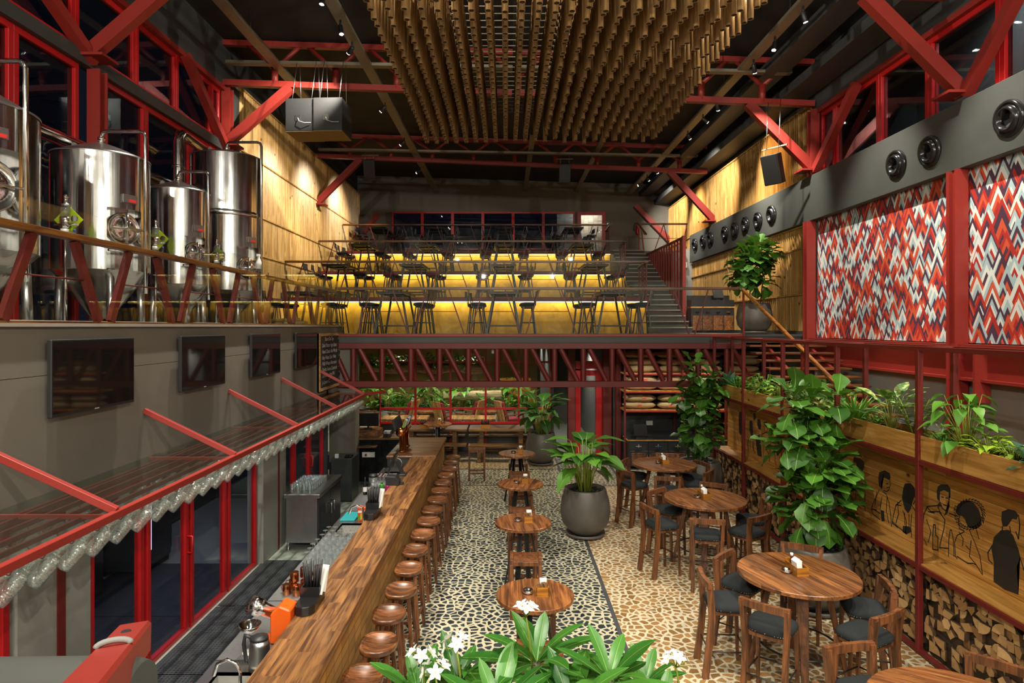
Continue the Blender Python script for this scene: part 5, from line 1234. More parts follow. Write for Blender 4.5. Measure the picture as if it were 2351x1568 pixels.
# --- small round tables on black angle-iron legs
def small_table(label, loc, rz, R_=.385):
    t = thing('small_round_table', label, 'table', loc, rz, 'small round tables in a row')
    m = MB(); m.lathe([(R_-.02, 1.008), (R_, 1.012), (R_, 1.046), (R_-.006, 1.05), (.001, 1.05)], 44, sm=False, capt=False); m.build('tabletop', ACAC, t)
    for i in range(4):
        a = PI/4+.35+i*PI/2; p = Vector((math.cos(a)*.10, math.sin(a)*.10, 1.008)); q = Vector((math.cos(a)*.29, math.sin(a)*.29, 0)); m = MB()
        nrm = Vector((-math.sin(a), math.cos(a), 0)); m.bar(p-nrm*.02, q-nrm*.02, .008, .05, up=nrm); m.bar(p, q, .05, .008, up=Vector((math.cos(a), math.sin(a), 0)))
        m.build('leg', BLACK, t)
    MB().box((-.16, -.03, .985), (.16, .03, 1.008)).build('top_bracket', BLACK, t)
    return t
m0 = None
for i, (y, x) in enumerate(SM):
    lab = f"small round acacia table, {ORD[i]} from the near end of the middle row"
    if m0 is None: m0 = small_table(lab, (x, y, 0), .0)
    else: dup(m0, (x, y, 0), r.uniform(-.3, .3), lab)
dup(m0, (-1.88, 17.15, 0), .4, 'small round pale table on black legs in front of the long tables')
# --- large round tables
def large_table(label, loc, rz, R_=.615):
    t = thing('large_round_table', label, 'table', loc, rz, 'large round tables')
    m = MB(); m.lathe([(R_-.03, 1.004), (R_, 1.01), (R_, 1.044), (R_-.006, 1.05), (.001, 1.05)], 56, sm=False, capt=False); m.build('tabletop', ACAC, t)
    for i in range(4):
        a = PI/4+.2+i*PI/2; p = Vector((math.cos(a)*.27, math.sin(a)*.27, 1.0)); q = Vector((math.cos(a)*.48, math.sin(a)*.48, 0))
        MB().bar(p, q, .125, .06, up=(math.cos(a), math.sin(a), 0), w2=.06, h2=.045).build('leg', ACACX, t, bev=.005)
    MB().bar((-.2, -.03, .97), (.2, .03, .97), .06, .06).build('top_bracket', ACACX, t); 
    MB().path([(math.cos(k*2*PI/32)*.40, math.sin(k*2*PI/32)*.40, .30) for k in range(32)], .011, n=7, closed=True).build('foot_ring', BLACK, t)
    return t
LT = [(6.766, 3.14), (9.717, 3.075), (12.18, 3.064), (4.28, 3.15)]
LN = ['nearest fully visible', 'middle', 'farthest', 'cut-off bottom right']
l0 = large_table('large round acacia table, nearest of the three fully visible ones', (LT[0][1], LT[0][0], 0), .3)
for i in (1, 2): dup(l0, (LT[i][1], LT[i][0], 0), .25*i, f"large round acacia table, {LN[i]} of the three fully visible ones")
l4 = large_table('round table with pieced wedge-grain top at the bottom right corner', (LT[3][1], LT[3][0], 0), 1.0)
# --- padded bar chairs
def bar_chair(label, loc, rz):
    """faces +y (towards the table)"""
    t = thing('padded_bar_chair', label, 'bar chair', loc, rz, 'padded bar chairs at the large round tables')
    m = MB(); n = 32; pts = []
    def ol(a, f=1.):
        c, s = math.cos(a), math.sin(a); e = 4.6
        x = .222*abs(c)**(2/e)*(1 if c > 0 else -1); y = .205*abs(s)**(2/e)*(1 if s > 0 else -1)
        x *= 1 - .12*(y < 0)*abs(y)/.195; return x*f, y*f+.01
    lv = [(.97, .700), (1.0, .712), (1.01, .730), (.97, .758), (.86, .775), (.6, .788), (.3, .792)]
    vs = [(*ol(2*PI*j/n, f), z - .02*(ol(2*PI*j/n, f)[0]/.205)**2*0) for f, z in lv for j in range(n)]
    fs = [(k*n+j, k*n+(j+1)%n, (k+1)*n+(j+1)%n, (k+1)*n+j) for k in range(len(lv)-1) for j in range(n)]
    fs.append(tuple((len(lv)-1)*n+j for j in range(n))); fs.append(tuple(reversed(range(n))))
    m.add(vs, fs, 0, True); cu = m.build('cushion', CUSH, t)
    m = MB()
    for j in range(36):
        x, y = ol(2*PI*j/36, 1.0); m.lathe([(.005, 0), (.003, .003)], 5, (x, y, .716), ax=(x, y, 0), capb=False)
    m.build('stud_row', plain('antique_stud', (.45, .42, .36), .3, metal=1), cu)
    m = MB(); m.box((-.185, .16, .655), (.185, .185, .70)); m.box((-.165, -.175, .655), (.165, -.15, .70)); m.box((-.19, -.16, .66), (-.165, .17, .70)); m.box((.165, -.16, .66), (.19, .17, .70)); m.build('seat_frame', ACACX, t, bev=.003)
    for s in (-1, 1):
        MB().bar((s*.185, .175, .70), (s*.195, .20, 0), .042, .042, up=(0, 1, 0), w2=.032, h2=.032).build('leg', ACACX, t, bev=.004)
        m = MB(); ps = [(s*.20, -.245, 0), (s*.19, -.20, .35), (s*.195, -.175, .62), (s*.205, -.185, .80), (s*.215, -.205, 1.0)]
        for a, c in zip(ps, ps[1:]): m.bar(a, c, .046, .066, up=(0, 1, 0))
        m.build('leg', ACACX, t)
    m = MB(); ps = [(-.24, -.205, .985), (-.12, -.222, .985), (0, -.228, .985), (.12, -.222, .985), (.24, -.205, .985)]
    for a, c in zip(ps, ps[1:]): m.bar(a, c, .044, .07)
    m.build('crest_rail', ACACX, t)
    m = MB()
    for z, in ((.28,),):
        c = [(-.19, .19, z), (.19, .19, z), (.193, -.205, z), (-.193, -.205, z)]
        for k in range(4): m.tube(c[k], c[(k+1)%4], .008, n=6)
    m.build('foot_rail', BLACK, t); return t
CH = {0: [(-134, .73), (179, .79), (130, .66), (-65, .78), (-13, .66), (63, .86)], 1: [(200, .80), (134, .66), (-107, .80), (-57, .76), (-5, .70), (66, .92)],
      2: [(208, .76), (145, .62), (-101, .78), (-36, .66), (18, .64), (72, .92)], 3: [(105, .84), (42, .88), (165, .7)]}
SIDE = ['near left', 'left', 'far left', 'near right', 'right', 'far right']
SIDEB = {0: ['near left', 'left', 'far left', 'near', 'right', 'far right'], 1: ['left', 'far left', 'near left', 'near right', 'right', 'far right'], 2: ['left', 'far left', 'near', 'near right', 'right', 'far right'], 3: ['far left', 'far right', 'left']}
c0 = None
for ti, lst in CH.items():
    ty, tx = LT[ti]
    for ci, (an, rad) in enumerate(lst):
        a = math.radians(an); loc = (tx+math.cos(a)*rad, ty+math.sin(a)*rad, 0); rz = a+PI/2+r.uniform(-.1, .1)
        lab = f"padded bar chair, {SIDEB[ti][ci]} of the {LN[ti]} round table"
        if c0 is None: c0 = bar_chair(lab, loc, rz)
        else: dup(c0, loc, rz, lab)
# --- table-top things: caddies, napkins, bottles, ash trays
def caddy_small(where, x, y, z=1.05):
    t = thing('condiment_caddy', f"small square wooden caddy on the {where}", 'caddy', (x, y, z), .02, 'wooden caddies on tables'); m = MB(); w_ = .06
    for a, c in (((-w_, -w_, 0), (w_, w_, .008)), ((-w_, -w_, .008), (w_, -w_+.008, .09)), ((-w_, w_-.008, .008), (w_, w_, .09)), ((-w_, -w_, .008), (-w_+.008, w_, .09)), ((w_-.008, -w_, .008), (w_, w_, .09))): m.box(a, c)
    m.build('box', CRATE, t)
    o = MB().box((-.035, .0, 0), (.035, .04, .145)).build('napkin_stack', WHITE, bev=.004); o.location = (x+.01, y, z+.008); tag(o, f"white napkins in the caddy on the {where}", 'napkins', 'napkin stacks')
    m = MB(); rr = random.Random(int(y*50))
    for i in range(9): m.bar((rr.uniform(-.04, .04), rr.uniform(-.045, -.01), 0), (rr.uniform(-.055, .055), rr.uniform(-.06, .0), .12), .03, .004)
    o = m.build('sugar_sachets', [plain('brown_sachet', srgb('#7a5a3a'), .6, var=.4, ns=40)]); o.location = (x, y, z+.008); tag(o, f"sugar sachets in the caddy on the {where}", 'sachets', 'sugar sachets', 'stuff')
def ashtray(where, x, y, z=1.05):
    o = MB().lathe([(.035, 0), (.052, .012), (.055, .028), (.048, .04), (.034, .038), (.03, .02), (.02, .018)], 22, capt=False).build('ash_tray', CHROME); o.location = (x, y, z); tag(o, f"round steel ashtray on the {where}", 'ashtray', 'steel ashtrays on tables')
for i, (y, x) in enumerate(SM):
    wh = f"{ORD[i]} small round table of the middle row"; caddy_small(wh, x+.07, y-.02); ashtray(wh, x-.07, y+.01)
caddy_small('small pale table near the long tables', -1.84, 17.13); ashtray('small pale table near the long tables', -1.72, 17.1)
def caddy_large(where, x, y, z=1.05, rz=0):
    t = thing('condiment_caddy', f"divided wooden caddy on the {where}", 'caddy', (x, y, z), rz, 'wooden caddies on tables'); m = MB()
    for a, c in (((-.065, -.13, 0), (.065, .13, .008)), ((-.065, -.13, .008), (.065, -.12, .085)), ((-.065, .12, .008), (.065, .13, .11)), ((-.065, -.12, .008), (-.055, .12, .085)), ((.055, -.12, .008), (.065, .12, .085)), ((-.055, -.01, .008), (.055, 0, .075))): m.box(a, c)
    m.build('box', CRATE, t)
    q = lambda dx, dy: rotz(Vector((dx, dy, 0)), rz)+Vector((x, y, z+.008))
    o = MB().prism([(-.045, 0), (.0, 0), (.0, .15), (-.02, .16), (-.06, .13)], -.06, .06, fn=lambda a, b_, c: (a, c, b_)).build('napkin_stack', WHITE); o.location = q(-.005, -.06); o.rotation_euler = (0, 0, rz); tag(o, f"white napkins in the caddy on the {where}", 'napkins', 'napkin stacks')
    t = thing('sauce_bottle', f"sauce bottle in the caddy on the {where}", 'bottle', q(-.02, .07), 0, 'sauce bottles'); MB().lathe([(.022, 0), (.022, .09), (.012, .12), (.012, .14)], 12).build('body', plain('dark_red_sauce', srgb('#5a1a14'), .2), t); MB().lathe([(.016, .14), (.016, .17)], 12).build('cap', WHITE, t)
    m = MB(); rr = random.Random(int(y*50))
    for i in range(10): m.bar((rr.uniform(0, .045), rr.uniform(-.1, .09), 0), (rr.uniform(.0, .06), rr.uniform(-.1, .1), .11), .03, .004)
    o = m.build('sugar_sachets', [plain('brown_sachet', srgb('#7a5a3a'), .6, var=.4, ns=40)]); o.location = q(0, 0); o.rotation_euler = (0, 0, rz); tag(o, f"sugar sachets in the caddy on the {where}", 'sachets', 'sugar sachets', 'stuff')
for i in range(3):
    y, x = LT[i]; wh = f"{LN[i]} large round table"; caddy_large(wh, x+.0, y+.02, rz=.05); ashtray(wh, x-.12, y+.0)
# ================================================================ frangipani in the foreground
t = thing('potted_frangipani', 'frangipani shrub with white flowers at the bottom edge of the view', 'potted plant', (.15, 2.55, 0))
T0 = Vector((.15, 2.55, 0)); big_pot(t, .34, .6)
cl = [(1232, 1520, 2.55, 1.0), (1050, 1575, 2.5, .9), (1400, 1560, 2.45, .95), (960, 1600, 2.6, .85), (1310, 1640, 2.35, 1.0), (1520, 1640, 2.6, .85), (1140, 1640, 2.3, 1.0), (1240, 1590, 2.75, .8), (1480, 1575, 2.8, .7)]
mb_ = MB(); mf = MB(); r = random.Random(8)
for (px, py, Y, sc) in cl:
    c = P(px, py, Y)-T0; z0 = .58; b_ = Vector((c.x*.12, c.y*.12, z0)); mid = Vector((c.x*.6, c.y*.6, (c.z+z0)/2-.1)); mb_.path([b_, mid, c], .03, n=8, r1=.017)
    for i in range(15):
        az = i*2.4+r.uniform(-.25, .25); el = .05+1.15*(i/15)**1.2; L = r.uniform(.24, .34)*sc*(1.05-.25*i/15)
        leaf(mf, c+Vector((0, 0, .02*i/15-.02)), sph(az, el), L, L*.27, r.uniform(.15, .4), .16, 'fra', 8, vein=.02)
mb_.build('branch', plain('grey_green_branch', srgb('#76735a'), .7, var=.2), t); mf.build('foliage', [LFRA, VEIN], t)
fp = None
for (px, py, Y) in ((1208, 1418, 2.55), (1048, 1492, 2.5), (968, 1520, 2.6), (1552, 1532, 2.6), (1000, 1553, 2.45)):
    c = P(px, py, Y)-T0; base = c-Vector((-.03, 0, .26)); g = MB(); g.path([base, c-Vector((-.01, 0, .06)), c], .006, n=6, r1=.004)
    fl = MB(); ey = MB()
    for k in range(8):
        az = k*2.4; d = sph(az, r.uniform(.2, 1.2)); e = c+d*r.uniform(.045, .06); g.tube(c, e, .0025, n=4)
        if k < 5:
            nn = d.orthogonal().normalized(); s2 = d.cross(nn)
            for q in range(5):
                a = q*2*PI/5; dd = (nn*math.cos(a)+s2*math.sin(a)+d*.45); leaf(fl, e, dd, .036, .022, .2, .1, 'ell', 3, up=d)
            ey.lathe([(.005, 0), (.002, .004)], 6, e, ax=d)
    g.build('flower_stalk', STEMG, t); o = fl.build('blossom', PETAL, t); ey.build('blossom_eye', PETY, o)
# ================================================================ brewing tanks on the gallery
def tank(label, cx, cyy, rad, ztop, zcone, zbot, man, band=None):
    t = thing('brewing_tank', label, 'brewing tank', (cx, cyy, 3.52), 0, 'steel brewing tanks on the gallery')
    zt = ztop-3.52; zc_ = zcone-3.52; zb = zbot-3.52; n = 56
    # jacket with a recess for the manway, facing a = -40 degrees
    a0, a1 = math.radians(-52), math.radians(-4); zr0, zr1 = zb, man[1]-3.52
    m = MB(); vs = []; fs = []
    zsl = [zb, zr1, zt]
    ang = [2*PI*j/n for j in range(n)]
    for z in zsl:
        for a in ang: vs.append((rad*math.cos(a), rad*math.sin(a), z))
    inrec = lambda j: (lambda a: a0 <= a <= a1)(((ang[j]+PI/n+PI) % (2*PI))-PI)
    for k in range(2):
        for j in range(n):
            if k == 0 and inrec(j): continue
            fs.append((k*n+j, k*n+(j+1)%n, (k+1)*n+(j+1)%n, (k+1)*n+j))
    m.add(vs, fs, 0, True)
    lid = MB(); lid.lathe([(rad+.006, zt-.012), (rad+.006, zt+.012), (rad*.97, zt+.02), (rad*.5, zt+(zc_-zt)*.6), (.03, zc_), (.001, zc_)], n, capb=False, capt=False)
    m.lathe([(.10, max(.28, zb-.62)), (rad*.96, zb-.01), (rad, zb)], n, capt=False)
    if band: m.lathe([(rad, band-.05-3.52), (rad+.008, band-.03-3.52), (rad+.008, band+.03-3.52), (rad, band+.05-3.52)], n, capb=False, capt=False)
    m.build('jacket', TANK, t); lid.build('lid', STL, t)
    # recess walls
    js = [j for j in range(n) if inrec(j)]; ja, jb = js[0], js[-1]+1; ri = rad*.80; m = MB()
    P3 = lambda a, r_, z: (r_*math.cos(a), r_*math.sin(a), z)
    for j in js:
        A, B = ang[j % n], ang[(j+1) % n]
        m.add([P3(A, ri, zr0), P3(B, ri, zr0), P3(B, ri, zr1), P3(A, ri, zr1)], [(0, 1, 2, 3)], 0, True)
        m.add([P3(A, ri, zr1), P3(B, ri, zr1), P3(B, rad, zr1), P3(A, rad, zr1)], [(0, 1, 2, 3)]); m.add([P3(A, ri, zr0), P3(B, ri, zr0), P3(B, rad, zr0), P3(A, rad, zr0)], [(3, 2, 1, 0)])
    for j in (ja, jb): A = ang[j % n]; m.add([P3(A, ri, zr0), P3(A, rad, zr0), P3(A, rad, zr1), P3(A, ri, zr1)], [(0, 1, 2, 3)])
    m.build('manway_recess', TANK, t)
    am = (a0+a1)/2; d = Vector((math.cos(am), math.sin(am), 0)); zc2 = man[0]-3.52; q = man[2]; c = d*(ri*.99)+Vector((0, 0, zc2))
    mw = MB(); mw.lathe([(q, -.03), (q, .05), (q*.93, .06), (q*.9, .045), (q*.5, .075), (.002, .085)], 30, c, ax=d, capt=False); o = mw.build('manway_door', CHROME, t)
    s = Vector((-d.y, d.x, 0)); h = MB(); h.tube(c+d*.12-s*q*.9, c+d*.12+s*q*1.05, .014, n=8); h.tube(c+d*.12+Vector((0, 0, q*.95)), c+d*.12-Vector((0, 0, q*.9)), .02, n=8); h.tube(c+d*.05, c+d*.2, .022, n=8); h.tube(c+d*.18-s*.10, c+d*.18+s*.10, .008, n=6); h.tube(c+d*.18-Vector((0, 0, .08)), c+d*.18+Vector((0, 0, .08)), .008, n=6); h.build('door_clamp', CHROME, t)
    # overflow pipe from the crown
    pz = zc_+.13; px = rad+.045
    MB().path([(0, 0, zc_-.01), (0, 0, zc_+.08), (.03, -.01, pz), (.08, -.02, pz+.01), (px-.07, -.05, pz-.0), (px-.02, -.05, pz-.02), (px, -.05, pz-.08), (px, -.05, .6)], .024, n=10).build('overflow_pipe', CHROME, t)
    MB().lathe([(.04, 0), (.045, .02), (.03, .05), (.045, .06), (.045, .08), (.02, .09)], 14, (0, 0, zc_-.02)).build('crown_fitting', CHROME, t)
    m = MB(); m.prism([(-.05, 0), (.05, 0), (.03, .09), (0, .11), (-.03, .09)], -.006, .006, fn=lambda x, y, z: (x-.25*rad, -rad*.55+z, zt+.03+y)); m.build('lifting_lug', STL, t)
    for k in range(4):
        a = PI/4+k*PI/2; MB().tube((rad*.8*math.cos(a), rad*.8*math.sin(a), zb+.02), (rad*.85*math.cos(a), rad*.85*math.sin(a), 0), .045, n=12).build('leg', STL, t)
    an = am+.05; dd = Vector((math.cos(an), math.sin(an), 0)); ss = Vector((-dd.y, dd.x, 0)); cc = dd*(rad+.015)+Vector((0, 0, zr1+.13))
    MB().bar(cc-ss*.09, cc+ss*.09, .012, .10).build('maker_plate', STL, t); MB().bar(cc-ss*.02+dd*.008-Vector((0, 0, .025)), cc+ss*.075+dd*.008-Vector((0, 0, .025)), .006, .035).build('red_plate_label', plain('red_enamel', srgb('#b3201c')), t)
    m = MB(); zv = 4.62-3.52; ax_ = dd*(rad+.02)+ss*(-.1); m.tube(ax_*.9+Vector((0, 0, zv)), ax_*1.12+Vector((0, 0, zv)), .02, n=8); m.tube(ax_*1.1+ss*-.2+Vector((0, 0, zv)), ax_*1.1+ss*.28+Vector((0, 0, zv)), .016, n=8)
    m.build('valve_pipe', CHROME, t); return t
tank('large steel tank cut by the left edge of the view', -5.15, 5.90, .62, 5.73, 6.05, 4.4, (4.98, 5.32, .25))
tank('wide short steel tank with conical lid, second from the left', -5.2, 8.05, .55, 5.84, 6.06, 4.4, (4.92, 5.16, .20))
tank('low steel tank with conical lid standing before the tallest tank', -5.15, 9.84, .45, 5.80, 5.99, 4.35, (4.83, 5.08, .17))
tank('tallest slim steel tank beside the pine wall', -5.15, 11.55, .61, 6.78, 6.95, 4.35, (4.75, 5.13, .20), 5.72)
d = thing('vent_duct', 'shiny round vent duct rising behind the tanks and running along the windows', 'duct', (-6.0, 5, 5.9))
MB().tube((0, -1, .32), (0, 6.35, .32), .10, n=20).build('horizontal_duct', CHROME, d)
MB().path([(0, 6.47, -2.3), (0, 6.47, 1.18), (0, 6.49, 1.27), (0, 6.55, 1.33), (0, 6.64, 1.35), (0, 7.4, 1.30)], .10, n=18).build('riser_duct', CHROME, d)
MB().tube((0, 6.47, .7), (0, 6.47, .74), .108, n=18).build('duct_collar', STL, d)
MB().tube((.05, 7.25, .8), (.05, 7.25, 1.2), .08, n=16).build('branch_duct', CHROME, d)
for i, (px, py, Y, s) in enumerate(((150, 503, 6.9, .26), (357, 548, 8.95, .26), (497, 583, 10.75, .2))):
    c = P(px, py, Y); t = thing('bubbler_valve', f"glass bubbler and valve before a lime square plate, {ORD[i]} from the left on the gallery", 'valve', (c.x, c.y, 3.52), 0, 'bubblers on the gallery'); zz = c.z-3.52
    MB().bar((0, .06, zz-s*.5), (0, .06, zz+s*.5), .008, s, up=(0, 1, 0)).build('lime_plate', LIME, t, loc=(0, 0, 0)) if 0 else MB().prism([(0, -s*.62), (s*.62, 0), (0, s*.62), (-s*.62, 0)], .05, .056, fn=lambda x, y, z: (x, z, zz+y)).build('lime_plate', LIME, t)
    MB().tube((0, 0, 0), (0, 0, zz-.1), .018, n=8).build('riser_pipe', CHROME, t); MB().lathe([(.05, 0), (.05, .12)], 14, (0, 0, zz+.02)).build('sight_glass', DRINKG, t)
    m = MB(); m.lathe([(.055, 0), (.055, .02), (.02, .03), (.02, .09), (.03, .1), (.01, .13)], 14, (0, 0, zz+.14)); m.lathe([(.03, -.1), (.055, -.04), (.055, .02)], 14, (0, 0, zz)); m.tube((-.12, 0, zz-.06), (.14, 0, zz-.06), .014, n=8); m.build('valve_body', CHROME, t)
    MB().lathe([(.04, 0), (.04, .05)], 14, (0, -.01, zz-.16)).build('white_cup', WHITE, t); MB().lathe([(.035, 0), (.035, .02)], 16, (.12, -.02, zz+.0), ax=(0, -1, 0)).build('pressure_gauge', CHROME, t)
    MB().lathe([(.005, -.015), (.015, 0), (.005, .015)], 8, (.12, -.03, zz-.13)).build('blue_knob', solid('blue_knob', '#2b4a8c'), t)
t = thing('sprayer_bottle', 'white spray bottle standing on the gallery rail beside the tallest tank', 'bottle', P(594, 602, 11.0)+Vector((0, 0, -1.1))); t.location.z = 3.52
zz = P(594, 602, 11.0).z-3.52; MB().lathe([(.05, zz-.12), (.05, zz), (.02, zz+.07), (.02, zz+.1)], 14).build('body', WHITE, t); MB().box((-.02, -.05, zz+.1), (.02, .03, zz+.14)).build('spray_head', WHITE, t); MB().tube((0, 0, 0), (0, 0, zz-.12), .03, n=8).build('support_pipe', CHROME, t)
for i, (y0, y1, x) in enumerate(((4.6, 6.2, -4.35), (6.3, 8.3, -4.5), (9.0, 11.2, -4.5))):
    o = MB().tube((x, y0, 3.64), (x, y1, 3.64), .12, n=20).build('floor_pipe', CONCL); tag(o, f"pale lagged pipe lying along the gallery floor, {ORD[i]} from the left", 'pipe', 'pale pipes on the gallery floor')
t = thing('wall_hose', 'coiled beige hose lying on the gallery floor near its far end', 'hose', (-4.6, 13.3, 3.52)); MB().path([(math.cos(k*.5)*.35, math.sin(k*.5)*.35, .04+k*.006) for k in range(50)], .03, n=8).build('hose_coil', plain('beige_hose', srgb('#b29763')), t)
# trees outside the left windows
for i, (x, y, z) in enumerate(((-8.2, 7.4, 6.6), (-8.5, 10.5, 7.0))):
    t = thing('garden_tree', f"dark leafy tree outside the left windows, {('nearer','farther')[i]} one", 'tree', (x, y, -.1), 0, 'trees outside'); m = MB(); r = random.Random(i)
    for k in range(320): 
        d = sph(r.uniform(0, 6.28), r.uniform(-1.2, 1.4)); p = Vector((0, 0, z-.0))+Vector((d.x*.9, d.y*.9, d.z*1.1))*r.uniform(.4, 1); leaf(m, p, d+Vector((0, 0, -.4)), .3, .07, .3, .1, 'ell', 3)
    m.build('crown', LDRK, t); MB().tube((0, 0, 0), (0, 0, z), .1, .04).build('trunk', STEM, t)
light('SPOT', 'garden_flood_lamp', (-7.4, 8.4, 9.3), 60, NEUT, aim=(-8.3, 8.6, 6), size=.1, spot=90)
# ================================================================ terrace tables and chairs
def t_table(label, loc):
    t = thing('slatted_bar_table', label, 'table', loc, 0, 'dark slatted bar tables on the tiers'); m = MB()
    for i in range(7): x = -.36+i*.105; m.box((x, -.85, 1.02), (x+.095, .85, 1.05))
    m.build('tabletop', DKSL, t); m = MB()
    for y in (-.8, 0, .8): m.box((-.36, y-.025, .985), (.37, y+.025, 1.02))
    for x in (-.34, .33): m.box((x-.02, -.82, .985), (x+.02, .82, 1.02))
    m.build('table_frame', BLACK, t)
    for sy in (-1, 1):
        for sx in (-1, 1): MB().bar((sx*.24, sy*.62, .99), (sx*.42, sy*.70, 0), .05, .05, up=(0, 1, 0)).build('leg', BLACK, t)
        MB().bar((-.38, sy*.69, .2), (.38, sy*.69, .2), .03, .04).build('stretcher', DKSL, t)
    return t
def t_chair(label, loc, rz, seat=CUSH):
    """faces +x"""
    t = thing('slim_bar_chair', label, 'bar chair', loc, rz, 'black bar chairs on the tiers')
    MB().lathe([(.17, .70), (.20, .715), (.205, .745), (.19, .77), (.10, .785), (.001, .788)], 20, capt=False).build('seat', seat, t)
    MB().lathe([(.15, .66), (.16, .70)], 16).build('seat_ring', BLACK, t)
    MB().bar((-.235, -.17, 1.0), (-.235, .17, 1.0), .022, .17).build('backrest', BLACK, t, bev=.006)
    for sy in (-1, 1): 
        MB().bar((-.16, sy*.11, .68), (-.24, sy*.12, 1.05), .022, .022).build('back_post', BLACK, t)
        for sx in (-1, 1): MB().bar((sx*.11, sy*.11, .68), (sx*.19, sy*.185, 0), .026, .026).build('leg', BLACK, t)
    m = MB(); k = .16
    for a, b_ in (((-k, -k), (k, -k)), ((k, -k), (k, k)), ((k, k), (-k, k)), ((-k, k), (-k, -k))): m.tube((*a, .28), (*b_, .28), .009, n=5)
    m.build('foot_rail', BLACK, t); return t
TXs = (-5.15, -2.85, -.08, 2.68); tb0 = None; ca = cb = None; r = random.Random(5)
TN = ['front level', 'lowest tier', 'middle tier', 'top tier']; CN = ['leftmost', 'second', 'third', 'rightmost']
for ti in range(4):
    y0, y1 = TY[ti], TY[ti+1]; yc = (y0+y1)/2+(.15 if ti < 3 else .1); z = TZ[ti]
    for xi, x in enumerate(TXs):
        lab = f"dark slatted bar table on the terrace {TN[ti]}, {CN[xi]} of its row"
        if tb0 is None: tb0 = t_table(lab, (x, yc, z))
        else: dup(tb0, (x, yc, z), 0, lab)
        for s in (-1, 1):
            for k in range(3):
                red = (ti in (1, 2) and x > -3.5 and k == 0)
                lab = f"{'red' if red else 'black'}-seat bar chair {('near','middle','far')[k]} {('left','right')[s > 0]}, {CN[xi]} table, terrace {TN[ti]}"
                loc = (x+s*(.66+r.uniform(-.05, .08)), yc-.55+k*.55+r.uniform(-.04, .04), z); rz = (PI if s > 0 else 0)+r.uniform(-.2, .2)
                if red:
                    if cb is None: cb = t_chair(lab, loc, rz, CUSHR)
                    else: dup(cb, loc, rz, lab)
                elif ca is None: ca = t_chair(lab, loc, rz)
                else: dup(ca, loc, rz, lab)
# service station on the terrace
t = thing('service_station', 'small dark service cabinet with slatted doors and a screen on the terrace', 'cabinet', (5.95, 18.3, 3.52))
MB().box((-.62, -.2, .05), (.62, .25, .95)).build('body', BLACK, t); MB().box((-.64, -.22, .72), (.64, .27, .76)).build('counter_edge', PINEP, t); MB().box((-.62, .2, .95), (.62, .25, 1.1)).build('upstand', BLACK, t)
for i in range(4):
    x = -.58+i*.3; dr = MB().box((x, -.215, .08), (x+.27, -.2, .5)).build('door', ACAC, t); MB().box((x+.24, -.235, .3), (x+.255, -.215, .42)).build('door_handle', CHROME, dr)
    MB().box((x+.08, -.23, .58), (x+.18, -.21, .62)).build('drawer_pull', CHROME, t)
t = thing('order_screen', 'tilted black touch screen standing on the terrace service cabinet', 'screen', (6.15, 18.25, 4.47)); MB().bar((0, -.08, .06), (.0, .1, .38), .3, .03, up=(0, 1, 0)).build('screen', BLKS, t, bev=.005); MB().box((-.05, -.06, 0), (.05, .1, .08)).build('stand', BLACK, t)
t = thing('fire_extinguisher', 'red fire extinguisher hanging on the back wall left of the brace', 'fire extinguisher', (5.62, 26.9, 7.65)); MB().lathe([(.075, 0), (.08, .03), (.08, .36), (.03, .44), (.03, .48)], 16).build('cylinder', REDB, t); MB().path([(0, 0, .46), (-.1, -.02, .5), (-.16, -.02, .35), (-.14, -.02, .15)], .015, n=6).build('hose', BLACK, t); MB().box((-.03, -.03, .47), (.04, .03, .53)).build('valve_head', BLACK, t)
for i, (z, dx) in enumerate(((6.25, 0), (5.9, .12), (5.55, 0))):
    o = MB().box((0, 0, 0), (.22, .12, .2)).build('junction_box', solid('pale_box', '#b9bab6')); o.location = (6.45+dx*.5, 23.38, z); o['kind'] = 'thing'; tag(o, f"pale wall junction box beside the stair head, {('topmost','middle','lowest')[i]} of three", 'junction box', 'junction boxes by the stair')
slab('wall_stair_return', (6.2, 23.5, 3.52), (6.72, 23.62, 6.5), CONCL)
# ================================================================ loudspeakers hung from the trusses
SPKT = plain('speaker_black_texture', (.022, .022, .022), .6, var=.3, ns=120, bs=.3); MDF = plain('raw_mdf_underside', srgb('#9a7a3c'), .7, var=.08)
def sub(label, x, y, z):
    t = thing('subwoofer', label, 'loudspeaker', (x, y, z), -.03, 'subwoofers hung from the roof truss'); MB().box((-.31, -.3, 0), (.31, .45, .70)).build('cabinet', SPKT, t, bev=.006); MB().box((-.305, -.295, -.012), (.305, .445, 0)).build('underside_panel', MDF, t)
    m = MB(); m.box((-.10, -.306, .22), (.02, -.299, .34)); m.build('socket_plate', STL, t); MB().path([(-.04, -.31, .28), (.0, -.35, .2), (.12, -.36, .16), (.25, -.33, .17)], .007, n=6).build('cable', WHITE, t)
    for sx in (-.2, .22):
        for sy in (-.2, .35): MB().tube((sx, sy, .70), (sx+.02, .1+sy*.3, 1.62), .006, n=5).build('hanging_wire', STL, t)
sub('black subwoofer box hung from the truss, left of the pair', -4.41, 13.7, 7.88); sub('black subwoofer box hung from the truss, right of the pair', -3.80, 13.65, 7.88)
